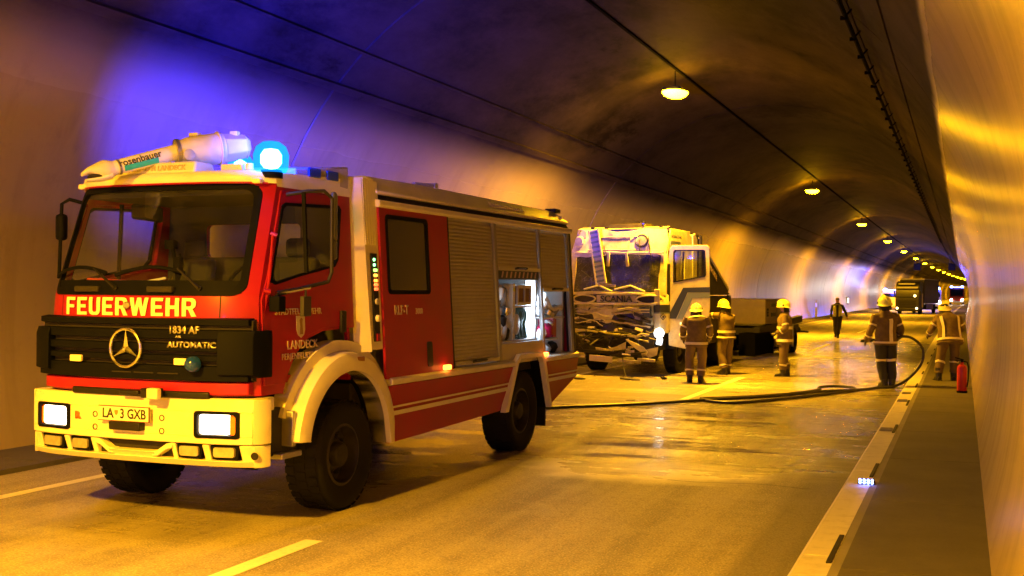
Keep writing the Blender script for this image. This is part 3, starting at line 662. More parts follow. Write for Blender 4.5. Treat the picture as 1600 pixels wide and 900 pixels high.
# --- bumper
def bx(x,z,d):
    uu=abs(x)/1.25; return Vector((x,-.30+.09*uu**2+.11*uu**8-d,z))
bp=empty('bumper',parent=FE)
up_holes=[rrect(-.99,-.72,.765,.98,.04),rrect(.58,.92,.765,.98,.04)]
def curvepanel(outer,holes,d0,t,name,mat,parent,bev=.0):
    # densify the outline so that the panel follows the curved front
    def dens(pl):
        out=[]
        for i,(a,b) in enumerate(pl):
            c,d=pl[(i+1)%len(pl)]; k=max(1,int(abs(c-a)/.06))
            for q in range(k): out.append((a+(c-a)*q/k,b+(d-b)*q/k))
        return out
    mb=MB()
    mb.panel(dens(outer),[dens(h) for h in holes],lambda a,b,d: bx(a,b,d0-d),t)
    return mb.build(name,mat,parent,smooth=30,bevel=bev)
# upper bumper face built as strips to stay curved
mb=MB()
def bstrip(x0,x1,z0,z1,d=0.0,dep=.30,n=10,lean=0):
    xs=[x0+(x1-x0)*i/n for i in range(n+1)]
    mb.loft([[bx(x,z0,d),bx(x,z1,d-lean),bx(x,z1,d-dep),bx(x,z0,d-dep)] for x in xs])
bstrip(-1.15,1.15,.995,1.105,0,.30,40,.03)
bstrip(-1.15,1.15,.738,.795,.0,.25,40)
bstrip(-1.15,-1.05,.795,.995,0,.2,4); bstrip(-.64,.66,.795,.995,0,.2,24); bstrip(1.05,1.15,.795,.995,0,.2,4)
for s in (-1,1):
    mb.loft([[(s*1.15,bx(1.15,z,0).y,z),(s*1.205,bx(1.15,z,0).y+.06,z),(s*1.215,.0,z),(s*1.15,.02,z)] for z in (.738,.90,1.08,1.10)])
mb.build('bumper_upper',M['cream'],bp,smooth=40,bevel=.006,seg=1)
mb=MB()
def lstrip(x0,x1,z0,z1,d=0.0,dep=.25,n=8):
    xs=[x0+(x1-x0)*i/n for i in range(n+1)]
    mb.loft([[bx(x,z0,d-.05),bx(x,z1,d),bx(x,z1,d-dep),bx(x,z0,d-dep)] for x in xs])
lstrip(-1.15,1.15,.55,.605,-.005,.22,36); 
for a,b in ((-1.15,-1.04),(-.725,-.665),(-.415,-.36),(.42,.465),(.72,.78),(1.04,1.15)): lstrip(a,b,.60,.73,-.012,.2,4)
# central scoop lips
for s in (-1,1):
    mb.loft([[bx(+.04+s*x,z,-.01+q) for q in (0,-.12)]+[bx(+.04+s*x,z+.045,-.01+q) for q in (-.12,0)] for x,z in ((.20,.612),(.25,.617),(.34,.675),(.40,.69))])
lstrip(-.20,.28,.60,.655,.012,.16,12)
for s in (-1,1):
    mb.loft([[(s*1.15,bx(1.15,z,-.015).y,z),(s*1.20,bx(1.15,z,-.015).y+.06,z),(s*1.21,.0,z),(s*1.14,.02,z)] for z in (.55,.60,.728)])
mb.build('bumper_lower',M['cream'],bp,smooth=40,bevel=.005,seg=1)
mb=MB(); bstrip(-1.1,1.1,.60,.735,-.09,.05,30); mb.build('bumper_recess',M['seam'],bp)
mb=MB(); p=bx(1.12,.66,.0); mb.lathe([(.03,-.02),(.03,.012)],(1.165,p.y+.02,.65),(.8,-1,0),14); mb.build('tow_eye_hole',M['seam'],bp)
for x in (-.348,.348):
    for z in (.932,.825):
        mb=MB(); p=bx(x,z,.001); mb.lathe([(.026,-.02),(.026,.004),(.02,.004),(.018,-.002)],p,(0,-1,0),16); mb.build('mounting_hole',M['seam'],bp)
text_obj('R','maker_mark',simple('mark_orange',(.7,.12,.02),.5),bp,.07,lambda a,b,d:bx(-.545+a,.912+b,.003+d),1.2,.008)
# number plate
pl_=empty('number_plate',parent=bp)
mb=MB(); mb.box(bx(0,.955,.035),(.52,.022,.125)); mb.build('plate',simple('plate_white',(.78,.76,.70),.45,var=.05),pl_,bevel=.005)
mb=MB(); q=bx(0,.955,.047)
for c,dm in (((0,0,.0605),(.53,.012,.005)),((0,0,-.0605),(.53,.012,.005)),((.262,0,0),(.006,.012,.12))): mb.box(q+Vector(c),dm)
mb.build('plate_border',simple('plate_border_red',(.16,.02,.015),.5),pl_)
pt=lambda dx: (lambda a,b,d: (dx+a,q.y-.001-d,.952+b))
text_obj('LA','plate_characters',M['ink'],pl_,.112,pt(-.165),.92,.002,depth=.003)
text_obj('3 GXB','plate_characters',M['ink'],pl_,.112,pt(.095),.86,.002,depth=.003)
mb=MB(); mb.panel([(-.018,.02),(.018,.02),(.018,0),(.011,-.015),(0,-.022),(-.011,-.015),(-.018,0)],[],lambda a,b,d:(-.078+a,q.y-.002+d,.962+b),.002); mb.build('plate_crest',simple('crest_plate',(.35,.18,.05),.5),pl_,smooth=0)
mb=MB(); mb.box(bx(0.02,.855,.03),(.32,.08,.07)); mb.build('winch_guide',M['black'],bp,bevel=.01)
# headlights
for x0,x1 in ((-1.045,-.65),(.67,1.045)):
    hl=empty('headlight',parent=FE)
    xm=(x0+x1)/2; mb=MB(); 
    ring2(mb,rrect(x0-.01,x1+.01,.785,1.005,.03),rrect(x0+.02,x1-.02,.81,.98,.03),lambda a,b,d: bx(a,b,.012-d),.06); mb.build('headlight_frame',M['blackpl'],hl)
    xa,xb=(x0+.02,x1-.085) if x0>0 else (x0+.05,x1-.02)
    mb=MB(); mb.panel(rrect(xa,xb,.815,.975,.025),[],lambda a,b,d: bx(a,b,-.02-d),.02); mb.build('headlight_lens',M['hl'],hl,smooth=0)
    xi0,xi1=(xb+.004,x1-.02) if x0>0 else (x0+.02,xa-.004)
    mb=MB(); mb.panel(rrect(xi0,xi1,.815,.975,.012),[],lambda a,b,d: bx(a,b,-.015-d),.02); mb.build('indicator_lens',M['amberoff'],hl,smooth=0)
    mb=MB(); mb.panel([(x0,.79),(x1,.79),(x1,1.0),(x0,1.0)],[],lambda a,b,d: bx(a,b,-.06-d),.02); mb.build('headlight_back',M['seam'],hl,smooth=0)
    ld=bpy.data.lights.new('headlight_beam','SPOT'); ld.energy=14; ld.color=(1,.75,.4); ld.spot_size=R(75); ld.spot_blend=.8; ld.shadow_soft_size=.06
    lo=bpy.data.objects.new('headlight_beam',ld); COL.objects.link(lo); lo.parent=hl; lo.location=bx(xm,.87,.06); lo.rotation_euler=(R(82),0,math.pi)
# fog lamps
for xa,xb in ((-1.03,-.73),(-.66,-.42),(.47,.715),(.785,1.035)):
    mb=MB(); xm=(xa+xb)/2; s=.85
    p=bx(xm,.665,.0); w_=xb-xa
    fo=empty('fog_lamp',parent=FE)
    mb.panel([(xa,.725),(xb,.725),(xb-.02,.615),(xa+.02,.615)],[],lambda a,b,d: bx(a,b,-.035-d),.06); mb.build('fog_housing',M['blackpl'],fo,smooth=0)
    mb=MB(); mb.panel(rrect(xm-w_*.36,xm+w_*.36,.632,.712,.02),[],lambda a,b,d: bx(a,b,-.015-d),.03); mb.build('fog_lens',M['foglens'],fo,smooth=0,bevel=.006)
# --- wipers
for px,tipx,(b0,b1) in ((-.18,-.50,(-1.0,-.30)),(.65,.38,(-.20,.50)) ):
    wp=empty('wiper',parent=FE)
    a0=fr(px,1.995,.022); a1=fr(tipx+.05,2.16,.05)
    mb=MB(); mb.tube([a0,a0.lerp(a1,.3),a1],[.018,.014,.009],6); mb.lathe([(.02,-.03),(.02,.004)],a0,(0,-1,.2),12); mb.build('wiper_arm',M['black'],wp)
    mb=MB(); mb.tube([fr(b0+(b1-b0)*t,2.10+.06*math.sin(math.pi*t)*1.0+.02*t,.035) for t in [i/8 for i in range(9)]],.010,6,flat=1.6); mb.build('wiper_blade',M['blackpl'],wp)
for k in (-.48,.30):
    mb=MB(); p=fr(k,1.985,.03); mb.box(p,(.26,.05,.05)); mb.build('cowl_vent',M['seam'],FE,bevel=.01)
# --- roof
rf=empty('cab_roof',parent=FE)
mb=MB(); rx_=lambda u,z,d: fr(u*(hw(2.9)+.02)*1.0,z,d)
def roofp(u,y): # roof top height
    return (u*(hw(2.95)+.015),y,3.0+.05*min(1,max(0,(y-.1)/1.2))-.03*abs(u)**4)
rows=[]
for z,dd in ((2.885,.035),(2.93,.045),(2.975,.02),(2.995,-.04)):
    rows.append([fr(u*hw(2.9)*1.01,z,dd+.33*(z-2.9)) for u in US])
for y in (.35,.6,.9,1.2,1.5): rows.append([roofp(u,y) for u in US])
mb.add([p for r in rows for p in r],[(j*41+i,j*41+i+1,(j+1)*41+i+1,(j+1)*41+i) for j in range(len(rows)-1) for i in range(40)])
for s in (-1,1): 
    k=0 if s<0 else 40
    top=[rows[j][k] for j in range(len(rows))]
    vs=list(top)+[(s*(hw(2.86)+.01),max(p[1],yf(2.86)),2.86) for p in top]; n=len(top)
    mb.add(vs,[(i,i+1,n+i+1,n+i) for i in range(n-1)])
mb.build('roof_shell',M['white'],rf,smooth=50)
mb=MB(); mb.grid(lambda u,z: fr(u*hw(z),z,.05),[-.97+1.94*i/30 for i in range(31)],[2.875,2.89]); mb.build('roof_seam',M['red'],rf,fixn=False)
# raised plinth with the lettering
mb=MB(); mb.box((-.18,.22,3.03),(1.10,.30,.10),taper=(.98,.8)); mb.build('roof_plinth',M['white'],rf,bevel=.02)
text_obj('STADTFEUERWEHR LANDECK','lettering',simple('faint_roof_text',(.55,.5,.42),.5),rf,.062,lambda a,b,d:(-.17+a,.078-d+.15*b,3.025+b),1.05,.0015)
# side marker lamps at roof corners
for s in (-1,1):
    mb=MB(); mb.box(fr(s*.93,2.90,.05),(.09,.05,.045)); mb.build('roof_marker',M['text'],rf,bevel=.01)
# --- beacons
for bxx,on in ((.97,True),):
    b=empty('beacon',parent=FE)
    mb=MB(); mb.lathe([(.10,0),(.10,.05),(.085,.07)],(bxx,.32,2.93),(0,0,1),20); mb.build('beacon_base',M['blackpl'],b)
    mb=MB(); mb.lathe([(.125,.05),(.145,.09),(.15,.20),(.125,.27),(.07,.31),(.01,.32)],(bxx,.32,2.93),(0,0,1),48); mb.build('beacon_dome',M['beacon'] if on else M['bluelens'],b)
    if on:
        mb=MB(); mb.lathe([(.01,.08),(.06,.09),(.09,.13),(.09,.20),(.06,.245),(.01,.255)],(bxx,.32,2.93),(0,0,1),20); mb.build('beacon_bulb',M['beaconcore'],b)
        ld=bpy.data.lights.new('beacon_flash_light','SPOT'); ld.energy=1800; ld.color=(.03,.03,1.0); ld.shadow_soft_size=.16; ld.spot_size=R(88); ld.spot_blend=1.0
        lo=bpy.data.objects.new('beacon_flash_light',ld); COL.objects.link(lo); lo.parent=b; lo.location=(bxx,.32,3.14)
        lo.rotation_euler=Vector((-.53,.83,.22)).to_track_quat('-Z','Y').to_euler()
        ld=bpy.data.lights.new('beacon_light','POINT'); ld.energy=70; ld.color=(.05,.07,1.0); ld.shadow_soft_size=.12
        lo=bpy.data.objects.new('beacon_light',ld); COL.objects.link(lo); lo.parent=b; lo.location=(bxx,.32,3.10)
b=empty('beacon',parent=FE)
mb=MB(); mb.lathe([(.11,0),(.11,.05),(.09,.07)],(.02,1.2,3.03),(0,0,1),20); mb.build('beacon_base',M['blackpl'],b)
mb=MB(); mb.lathe([(.10,.07),(.12,.10),(.12,.17),(.09,.22),(.01,.24)],(.02,1.2,3.03),(0,0,1),24); mb.build('beacon_dome',M['beacon'],b)
mb=MB(); mb.lathe([(.01,.08),(.06,.10),(.06,.16),(.01,.19)],(.02,1.2,3.03),(0,0,1),16); mb.build('beacon_bulb',M['beaconcore'],b)
ld=bpy.data.lights.new('beacon_flash_light','SPOT'); ld.energy=22000; ld.color=(.012,.015,1.0); ld.shadow_soft_size=.13; ld.spot_size=R(72); ld.spot_blend=1.0
lo=bpy.data.objects.new('beacon_flash_light',ld); COL.objects.link(lo); lo.parent=b; lo.location=(.02,1.2,3.2)
lo.rotation_euler=Vector((-.42,.87,.17)).to_track_quat('-Z','Y').to_euler()
mb=MB(); mb.box((.62,.30,3.03),(.22,.12,.06)); mb.lathe([(.035,0),(.035,.06)],(.80,.25,3.0),(0,0,1),12); mb.build('light_plinth',M['white'],FE,bevel=.01)
# rear roof box with two blue lenses
mb=MB(); mb.loft([[(1.02,.62,2.93),(1.02,.62,3.05),(.55,.62,3.07),(.55,.62,2.93)],[(1.05,1.46,2.93),(1.05,1.46,3.14),(.55,1.46,3.16),(.55,1.46,2.93)]]); mb.build('roof_box',simple('roof_box_grey',(.34,.34,.36),.5),FE,bevel=.015)
for y in (.80,1.10):
    mb=MB(); mb.box((1.045,y+.08,3.03),(.02,.20,.085)); mb.build('side_flasher',M['bluelens'],FE,bevel=.01)
# --- water monitor
mo=empty('water_monitor',parent=FE)
A=Vector((-.02,.22,3.165)); T=Vector((-.40,-.34,2.945)); dr_=(T-A).normalized()
mb=MB(); mb.tube([A-dr_*.12,A+dr_*.50],[.072,.062],20); mb.build('barrel',M['white'],mo)
mb=MB(); mb.tube([A+dr_*.44,A+dr_*.46],.068,20); mb.build('barrel_ring',M['alu'],mo)
# stripe and word on the barrel
ax=dr_; sidev=ax.cross(Vector((0,0,1))).normalized(); upv=sidev.cross(ax).normalized()
if sidev.dot(Vector((1,-1,0)))<0: sidev=-sidev; 
fv=(Vector((5.2,-11,0))-A); fv.z=-.5; fv-=ax*fv.dot(ax); fv.normalize(); uv=ax.cross(fv).normalized(); 
if uv.z<0: uv=-uv
def onbar(t,ang,r): return A+ax*t+(fv*math.cos(ang)+uv*math.sin(ang))*r
mb=MB(); mb.grid(lambda t,a:onbar(t,a,.0725-.012*t),[.12,.2,.3,.42],[-.95,-.7,-.45,-.2]); mb.build('barrel_stripe',simple('stripe_turquoise',(.02,.45,.50),.4),mo,fixn=False)
text_obj('rosenbauer','lettering',M['ink'],mo,.085,lambda a,b,d: onbar(.27-a,b/.07+.18,.0735+d-.012*(.27-a)),.95,.001,depth=.002)
# duckbill nozzle
mb=MB(); B=A+dr_*.50
def sec(t,wv,hv,off=0): 
    c=B+ax*t+uv*off
    return [c+fv*(wv*math.cos(a))+uv*(hv*math.sin(a)) for a in [2*math.pi*i/16 for i in range(16)]]
mb.loft([sec(-.02,.055,.055),sec(.03,.075,.08),sec(.06,.08,.085,.005),sec(.10,.075,.075,.01),sec(.2,.06,.03,.03),sec(.26,.05,.016,.015)],True,True); mb.build('upper_bill',M['cream'],mo)
mb=MB(); mb.loft([sec(.03,.06,.035,-.05),sec(.12,.055,.02,-.065),sec(.25,.045,.012,-.045)],True,True); mb.build('lower_bill',M['white'],mo)
mb=MB(); mb.loft([sec(.05,.05,.04,-.03),sec(.16,.045,.022,-.025),sec(.22,.04,.012,-.02)],True,True); mb.build('bill_throat',M['seam'],mo)
# turret body
C0=A-dr_*.06
mb=MB(); back=Vector((.42,.50,.10)).normalized()
mb.tube([C0,C0+back*.10,C0+back*.14,C0+back*.34,C0+back*.38,C0+back*.42],[.105,.135,.145,.155,.15,.15],22,flat=.9); mb.build('turret_body',M['cream'],mo,smooth=45)
mb=MB(); mb.tube([C0+back*.42,C0+back*.62],[.15,.12],6,flat=.9); mb.tube([C0+back*.62,C0+back*.66],[.12,.07],6); mb.build('turret_motor',simple('turret_pale',(.6,.56,.56),.5),mo,smooth=30,bevel=.01)
mb=MB(); mb.tube([C0+back*.0,C0+back*.03],.128,22,flat=.92); mb.build('turret_collar',M['alu'],mo)
mb=MB(); c=C0+back*.06+fv*.10-uv*.06; mb.lathe([(.05,0),(.05,.05),(.03,.06)],c,fv,14); mb.build('turret_knob',M['lgrey'],mo)
mb=MB(); mb.tube([C0+back*.37,C0+back*.39],.17,22,flat=.9); mb.box(C0+back*.22+uv*.145,(.10,.06,.03)); mb.box(C0+back*.56+uv*.12+fv*.02,(.08,.05,.04)); mb.build('turret_flange',M['cream'],mo,bevel=.006)
mb=MB(); mb.tube([C0+back*.18-Vector((0,0,.10)),C0+back*.18-Vector((0,0,.24))],[.09,.12],16); mb.build('turret_base',M['lgrey'],mo)
# --- mirrors
mr=empty('mirror_assembly',parent=FE)
mb=MB(); mb.tube([(1.06,.42,2.80),(1.22,.50,2.83),(1.31,.62,2.84),(1.34,.70,2.78),(1.34,.70,2.14),(1.33,.66,2.06),(1.28,.45,2.02),(1.16,.15,1.95)],.017,8); mb.build('mirror_arm',M['chassis'],mr)
mb=MB(); mb.box((1.30,.80,2.63),(.05,.22,.42),(0,0,.5)); mb.box((1.30,.80,2.34),(.05,.2,.17),(0,0,.5)); mb.build('mirror_head',M['mirr'],mr,bevel=.02)
mb=MB(); mb.tube([(1.15,.15,1.96),(1.30,.42,2.01)],.019,8); mb.build('chrome_rail',M['chrome'],mr)
mb=MB(); mb.box((1.16,.15,1.87),(.10,.10,.13)); mb.tube([(1.18,.14,1.96),(1.12,.12,1.88)],.015,6); mb.build('corner_lamp',M['blackpl'],mr,bevel=.02)
mb=MB(); mb.box((1.26,.42,1.85),(.04,.12,.17)); mb.tube([(1.27,.4,2.0),(1.26,.42,1.92)],.012,6); mb.build('kerb_mirror',M['mirr'],mr,bevel=.015)
ml=empty('mirror_assembly',parent=FE)
mb=MB(); mb.tube([(-.98,.22,2.76),(-1.08,.16,2.79),(-1.15,.14,2.75),(-1.15,.12,2.25),(-1.1,.06,2.08)],.017,8); mb.build('mirror_arm',M['blackpl'],ml)
mb=MB(); mb.box((-1.16,.15,2.54),(.09,.09,.24)); mb.build('mirror_head',M['blackpl'],ml,bevel=.03)
# --- white link section between cab and body
mb=MB(); mb.loft([[(.99,1.50,3.06),(1.10,1.61,3.06),(.95,1.61,3.06)],[(1.04,1.50,2.2),(1.165,1.62,2.2),(1.0,1.62,2.2)],[(1.09,1.51,1.40),(1.22,1.64,1.40),(1.0,1.64,1.40)]])
mb.build('cab_edge_post',M['cream'],FE,bevel=.008)
mb=MB()
for k in range(5):
    y0=1.612+.045*k
    mb.loft([[(w_-.0,y0,z),(w_+.018,y0+.010,z),(w_+.018,y0+.030,z),(w_,y0+.04,z)] for w_,z in ((1.085,3.06),(1.115,2.6),(1.135,2.42))])
mb.build('ribbed_bellows',M['cream'],FE,smooth=0)
bw=lambda z: 1.25-.062*max(0,z-1.15)
mb=MB(); mb.loft([[(bw(z)-.07,1.60,z),(bw(z)-.035,1.62,z),(bw(z)-.025,1.90,z),(bw(z)-.3,1.90,z),(bw(z)-.3,1.60,z)] for z in (1.42,2.4,3.04)]); mb.build('body_front_post',M['cream'],FE,bevel=.006)
cp=empty('pump_control',parent=FE)
mb=MB(); mb.panel([(1.70,1.50),(1.80,1.50),(1.80,2.34),(1.70,2.34)],[],lambda a,b,d:(bw(b)-.012-d,a,b),.03); mb.build('control_panel',M['black'],cp,smooth=0)
for z,c in ((2.28,(.15,1,.35)),(2.23,(.15,1,.35)),(2.18,(.2,.9,.1)),(2.13,(1,.35,.03)),(2.08,(1,.2,.02)),(2.04,(1,.08,.02)),(2.0,(1,.06,.02))):
    for yy in (1.735,1.765):
        if yy>1.75 and z>2.2: continue
        mb=MB(); mb.lathe([(.016,0),(.014,.012)],(bw(z)-.012,yy,z),(1,0,0),10); mb.build('led',emit('led_%d'%int(z*100),c,4),cp)
mb=MB(); mb.lathe([(.035,0),(.03,.03)],(bw(1.72)-.012,1.75,1.72),(1,0,0),14); mb.build('gauge',M['text'],cp)
mb=MB(); mb.lathe([(.03,0),(.03,.02)],(bw(1.88)-.012,1.75,1.88),(1,0,0),14); mb.build('gauge',M['lgrey'],cp)
mb=MB(); mb.box((bw(1.55)-.005,1.75,1.54),(.012,.06,.07)); mb.build('label_plate',M['red'],cp)
# --- equipment body
bd=empty('equipment_body',parent=FE)
YF,YR=1.86,7.32
S1=(3.42,4.62); S2=(4.72,6.08); S3=(6.16,7.16)
win=rrect(1.99,2.86,1.97,2.71,.04,3)
sf2=lambda a,b,d:(bw(b)-d,a,b)
mb=MB(); mb.panel([(1.86,1.13),(3.36,1.13),(3.36,2.79),(1.86,2.79)],[win],sf2,.03); mb.build('crew_door_panel',M['redside'],bd,smooth=0,bevel=.004,seg=1)
mb=MB(); ring2(mb,rrect(1.97,2.88,1.95,2.73,.05,3),rrect(2.01,2.84,1.99,2.69,.03,3),lambda a,b,d:(bw(b)+.008-d,a,b),.03); mb.build('window_seal',M['blackpl'],bd)
mb=MB(); mb.panel(rrect(1.99,2.86,1.97,2.71,.04,3),[],lambda a,b,d:(bw(b)-.006-d,a,b),.005); mb.build('crew_window',M['darkglass'],bd,smooth=0)
mb=MB(); mb.panel(rrect(2.74,2.86,1.20,1.46,.03,3),[],lambda a,b,d:(bw(b)+.006-d,a,b),.02); mb.build('crew_door_handle',M['black'],bd,smooth=0)
text_obj('RLF-T','lettering',M['textfaint'],bd,.125,lambda a,b,d:(bw(1.79+b)+.001+d,2.22+a,1.79+b),.95,.004)
text_obj('3000','lettering',M['textfaint'],bd,.085,lambda a,b,d:(bw(1.78+b)+.001+d,2.60+a,1.775+b),.95,.001)
mb=MB(); mb.panel([(3.385,1.14),(3.41,1.14),(3.41,2.79),(3.385,2.79)],[],lambda a,b,d:(bw(b)-.01-d,a,b),.03); mb.build('door_gap',M['seam'],bd,smooth=0)
# posts between the shutters
for y0,y1 in ((4.63,4.71),(6.09,6.15),(7.17,7.26)):
    mb=MB(); mb.panel([(y0,1.15),(y1,1.15),(y1,2.79),(y0,2.79)],[],lambda a,b,d:(bw(b)-.002-d,a,b),.05); mb.build('shutter_post',M['grey'],bd,smooth=0,bevel=.005,seg=1)
def shutter(y0,y1,z0,z1):
    sh=empty('roller_shutter',parent=bd); n=int((z1-z0)/.0405)
    mb=MB(); prof=[]
    for i in range(n):
        za=z0+(z1-z0)*i/n; zb=z0+(z1-z0)*(i+1)/n; h=zb-za
        prof += [(za,-.003),(za+h*.10,.002),(za+h*.5,.004),(za+h*.90,.002)]
    prof.append((z1,-.003))
    mb.grid(lambda y,k: (bw(prof[k][0])-.03+prof[k][1],y,prof[k][0]),[y0+.01,y1-.01],range(len(prof)))
    tag(mb.build('shutter_slats',M['shutter'],sh,smooth=0,fixn=False),kind='stuff')
    mb=MB(); mb.bb(y0+.01,y1-.01,0,.03,0,.045); o=mb.build('shutter_bar',M['alu'],sh); o.rotation_euler=(0,0,math.pi/2); o.location=(bw(z0)-.0,0,z0-.005)
    ym=(y0+y1)/2; mb=MB(); mb.tube([(bw(z0)-.01,ym-.17,z0+.02),(bw(z0)+.03,ym-.15,z0+.03),(bw(z0)+.03,ym+.15,z0+.03),(bw(z0)-.01,ym+.17,z0+.02)],.014,6); mb.build('shutter_handle',M['black'],sh)
shutter(*S1,1.17,2.76); shutter(*S2,2.24,2.76); shutter(*S3,1.99,2.76)
# body shell around the lockers: back wall, floor, roof, sides
mb=MB()
mb.bb(-1.15,.30,1.9,7.26,1.15,2.75)           # core on the far side
mb.bb(.30,1.10,1.9,3.40,1.16,2.75)
mb.bb(-1.1,1.1,1.88,7.27,2.75,2.80)
mb.bb(.3,1.22,3.4,7.26,1.10,1.15)
for y in (3.41,4.64,6.10,7.20): mb.bb(.3,1.10,y,y+.03,1.15,2.75)
mb.build('body_core',M['alu'],bd)
# panel below shutter 2
mb=MB(); mb.panel([(S2[0],1.15),(S2[1],1.15),(S2[1],1.355),(S2[0],1.355)],[],lambda a,b,d:(bw(b)-.01-d,a,b),.03); mb.build('drop_flap',M['shutter'],bd,smooth=0,bevel=.004,seg=1)
# rear and left skins
mb=MB(); mb.panel([(-1.22,1.12),(1.22,1.12),(1.14,2.80),(-1.14,2.80)],[],lambda a,b,d:(a,7.27+d,b),.05); mb.build('rear_wall',M['redside'],bd,smooth=0)
mb=MB(); mb.panel([(1.86,1.13),(7.3,1.13),(7.3,2.80),(1.86,2.80)],[],lambda a,b,d:(-bw(b)+d,a,b),.03); mb.build('offside_panel',M['redside'],bd,smooth=0)
# rear corner post
mb=MB(); mb.panel([(7.265,1.12),(7.33,1.12),(7.33,2.82),(7.265,2.82)],[],lambda a,b,d:(bw(b)-.0-d,a,b),.12); mb.build('rear_post',M['black'],bd,smooth=0,bevel=.01)
# top rail and sloped roof fairing
mb=MB(); mb.loft([[(bw(2.8)+.012,y,2.79),(bw(2.8)+.03,y,2.815),(bw(2.8)+.02,y,2.86),(bw(2.8)-.05,y,2.87),(bw(2.8)-.05,y,2.79)] for y in (1.84,3.6,5.4,7.34)]); mb.build('gutter_rail',M['cream'],bd,bevel=.005)
mb=MB(); mb.loft([[(bw(2.8)-.03,y,2.86),(bw(2.8)-.06,y,2.90),(bw(2.8)-.07,y,2.93),(bw(2.8)-.4,y,2.93),(bw(2.8)-.4,y,2.86)] for y in (1.84,7.34)]); mb.build('rail_shadow_gap',M['seam'],bd)
mb=MB(); mb.loft([[(bw(2.8)-.02,y,2.92),(bw(2.8)-.015,y,2.945),(bw(2.8)-.15,y,zt),(-1.0,y,zt),(-1.1,y,2.9)] for y,zt in ((1.86,3.10),(3.0,3.11),(7.0,3.09),(7.3,3.02))]); mb.build('roof_fairing',M['cream'],bd,smooth=30,bevel=.01)
mb=MB(); mb.tube([(.93,3.0,3.12),(.98,3.35,3.13)],.022,8); mb.box((.98,3.40,3.13),(.05,.08,.06)); mb.build('roof_fitting',M['lgrey'],bd)
mb=MB()
for k in range(5): mb.box((1.05-.012*k,7.12+.045*k,3.02-.035*k),(.10,.05,.03),(0,.3,0))
mb.build('rear_vent_fins',M['cream'],bd,bevel=.006)
mb=MB(); mb.box((.96,7.12,3.10),(.16,.2,.06)); mb.build('rear_lamp_box',M['black'],bd,bevel=.01)
text_obj('Stadtfeuerwehr Landeck','lettering',M['textfaint'],bd,.085,lambda a,b,d:(bw(2.8)-.075-.6*b+.008+d,5.2+a,3.018+b),1.3,.001)
# --- lockers
lk=empty('equipment_locker',parent=bd)
wht=simple('locker_white',(.62,.64,.66),.4,var=.08); dkc=simple('dark_teal_hose',(.02,.10,.09),.6,bmp=.3)
# door 2: x from .32 (back) to 1.15
mb=MB(); mb.panel([(S2[0]+.02,2.13),(S2[1]-.02,2.13),(S2[1]-.02,2.24),(S2[0]+.02,2.24)],[],lambda a,b,d:(bw(b)-.02-d,a,b),.02); mb.build('warning_strip',simple('strip_blue',(.02,.035,.09),.5),lk,smooth=0)
mb=MB()
for k in range(9):
    y=S2[0]+.10+.135*k; mb.add([(bw(2.15)-.016,y,2.15),(bw(2.15)-.016,y+.05,2.15),(bw(2.22)-.016,y+.09,2.225),(bw(2.22)-.016,y+.04,2.225)],[(0,1,2,3)])
mb.build('warning_chevrons',M['textfaint'],lk,fixn=False)
mb=MB(); mb.bb(.34,.36,4.7,6.1,1.37,2.2); mb.bb(.36,1.12,5.36,5.39,1.37,2.08); mb.bb(.36,1.13,4.72,6.08,1.35,1.37); mb.bb(.36,1.12,5.39,5.95,1.78,1.80); mb.build('locker_lining',wht,lk)
mb=MB(); mb.bb(.9,1.16,4.72,6.07,1.352,1.378); mb.build('locker_sill',M['alu'],lk)
mb=MB(); mb.bb(.7,1.13,5.42,5.86,1.82,2.05); mb.build('storage_box',simple('box_brown',(.16,.08,.05),.6),lk,bevel=.01)
mb=MB(); ring2(mb,[(5.41,1.81),(5.87,1.81),(5.87,2.06),(5.41,2.06)],[(5.45,1.85),(5.83,1.85),(5.83,2.02),(5.45,2.02)],lambda a,b,d:(1.145-d,a,b),.02); mb.box((1.14,5.64,1.935),(.02,.03,.2)); mb.build('box_frame',M['alu'],lk)
for k in range(7):
    y=5.44+.065*k; mb=MB(); mb.tube(smooth_path([(1.0,y,1.77),(1.06,y+.02,1.70),(1.05-.02*(k%2),y+.01,1.55),(1.08,y-.02+.02*(k%3),1.39)],3),.036,8,flat=.8); mb.build('folded_hose',dkc,lk)
mb=MB(); mb.lathe([(.13,0),(.13,.06),(.10,.07)],(1.07,5.42,1.57),(1,0.1,0),18); mb.build('hose_reel',M['lgrey'],lk)
for (y,z,sy,sz,mt) in ((5.0,1.97,.12,.18,'white'),(4.95,1.75,.14,.13,'alu'),(5.10,1.62,.12,.14,'black'),(4.92,1.50,.16,.22,'white'),(5.13,1.5,.11,.24,'lgrey'),(5.14,1.92,.09,.22,'grey'),(5.24,1.74,.1,.12,'chrome'),(5.23,1.46,.09,.16,'black'),(5.0,1.42,.1,.1,'redp')):
    mb=MB(); mb.lathe([(min(sy,sz)*.35,-sz/2),(min(sy,sz)*.5,-sz*.3),(min(sy,sz)*.5,sz*.3),(min(sy,sz)*.2,sz/2)],(1.06,y,z),(.1,.15,1),14); mb.build('nozzle',M['red' if mt=='redp' else mt],lk)
mb=MB(); mb.bb(1.0,1.125,5.30,5.36,1.37,2.08); mb.build('divider_panel',wht,lk,bevel=.005)
mb=MB(); mb.bb(1.127,1.131,5.302,5.358,1.98,2.03); mb.build('yellow_sticker',simple('sticker_yellow',(.7,.7,.05),.5),lk)
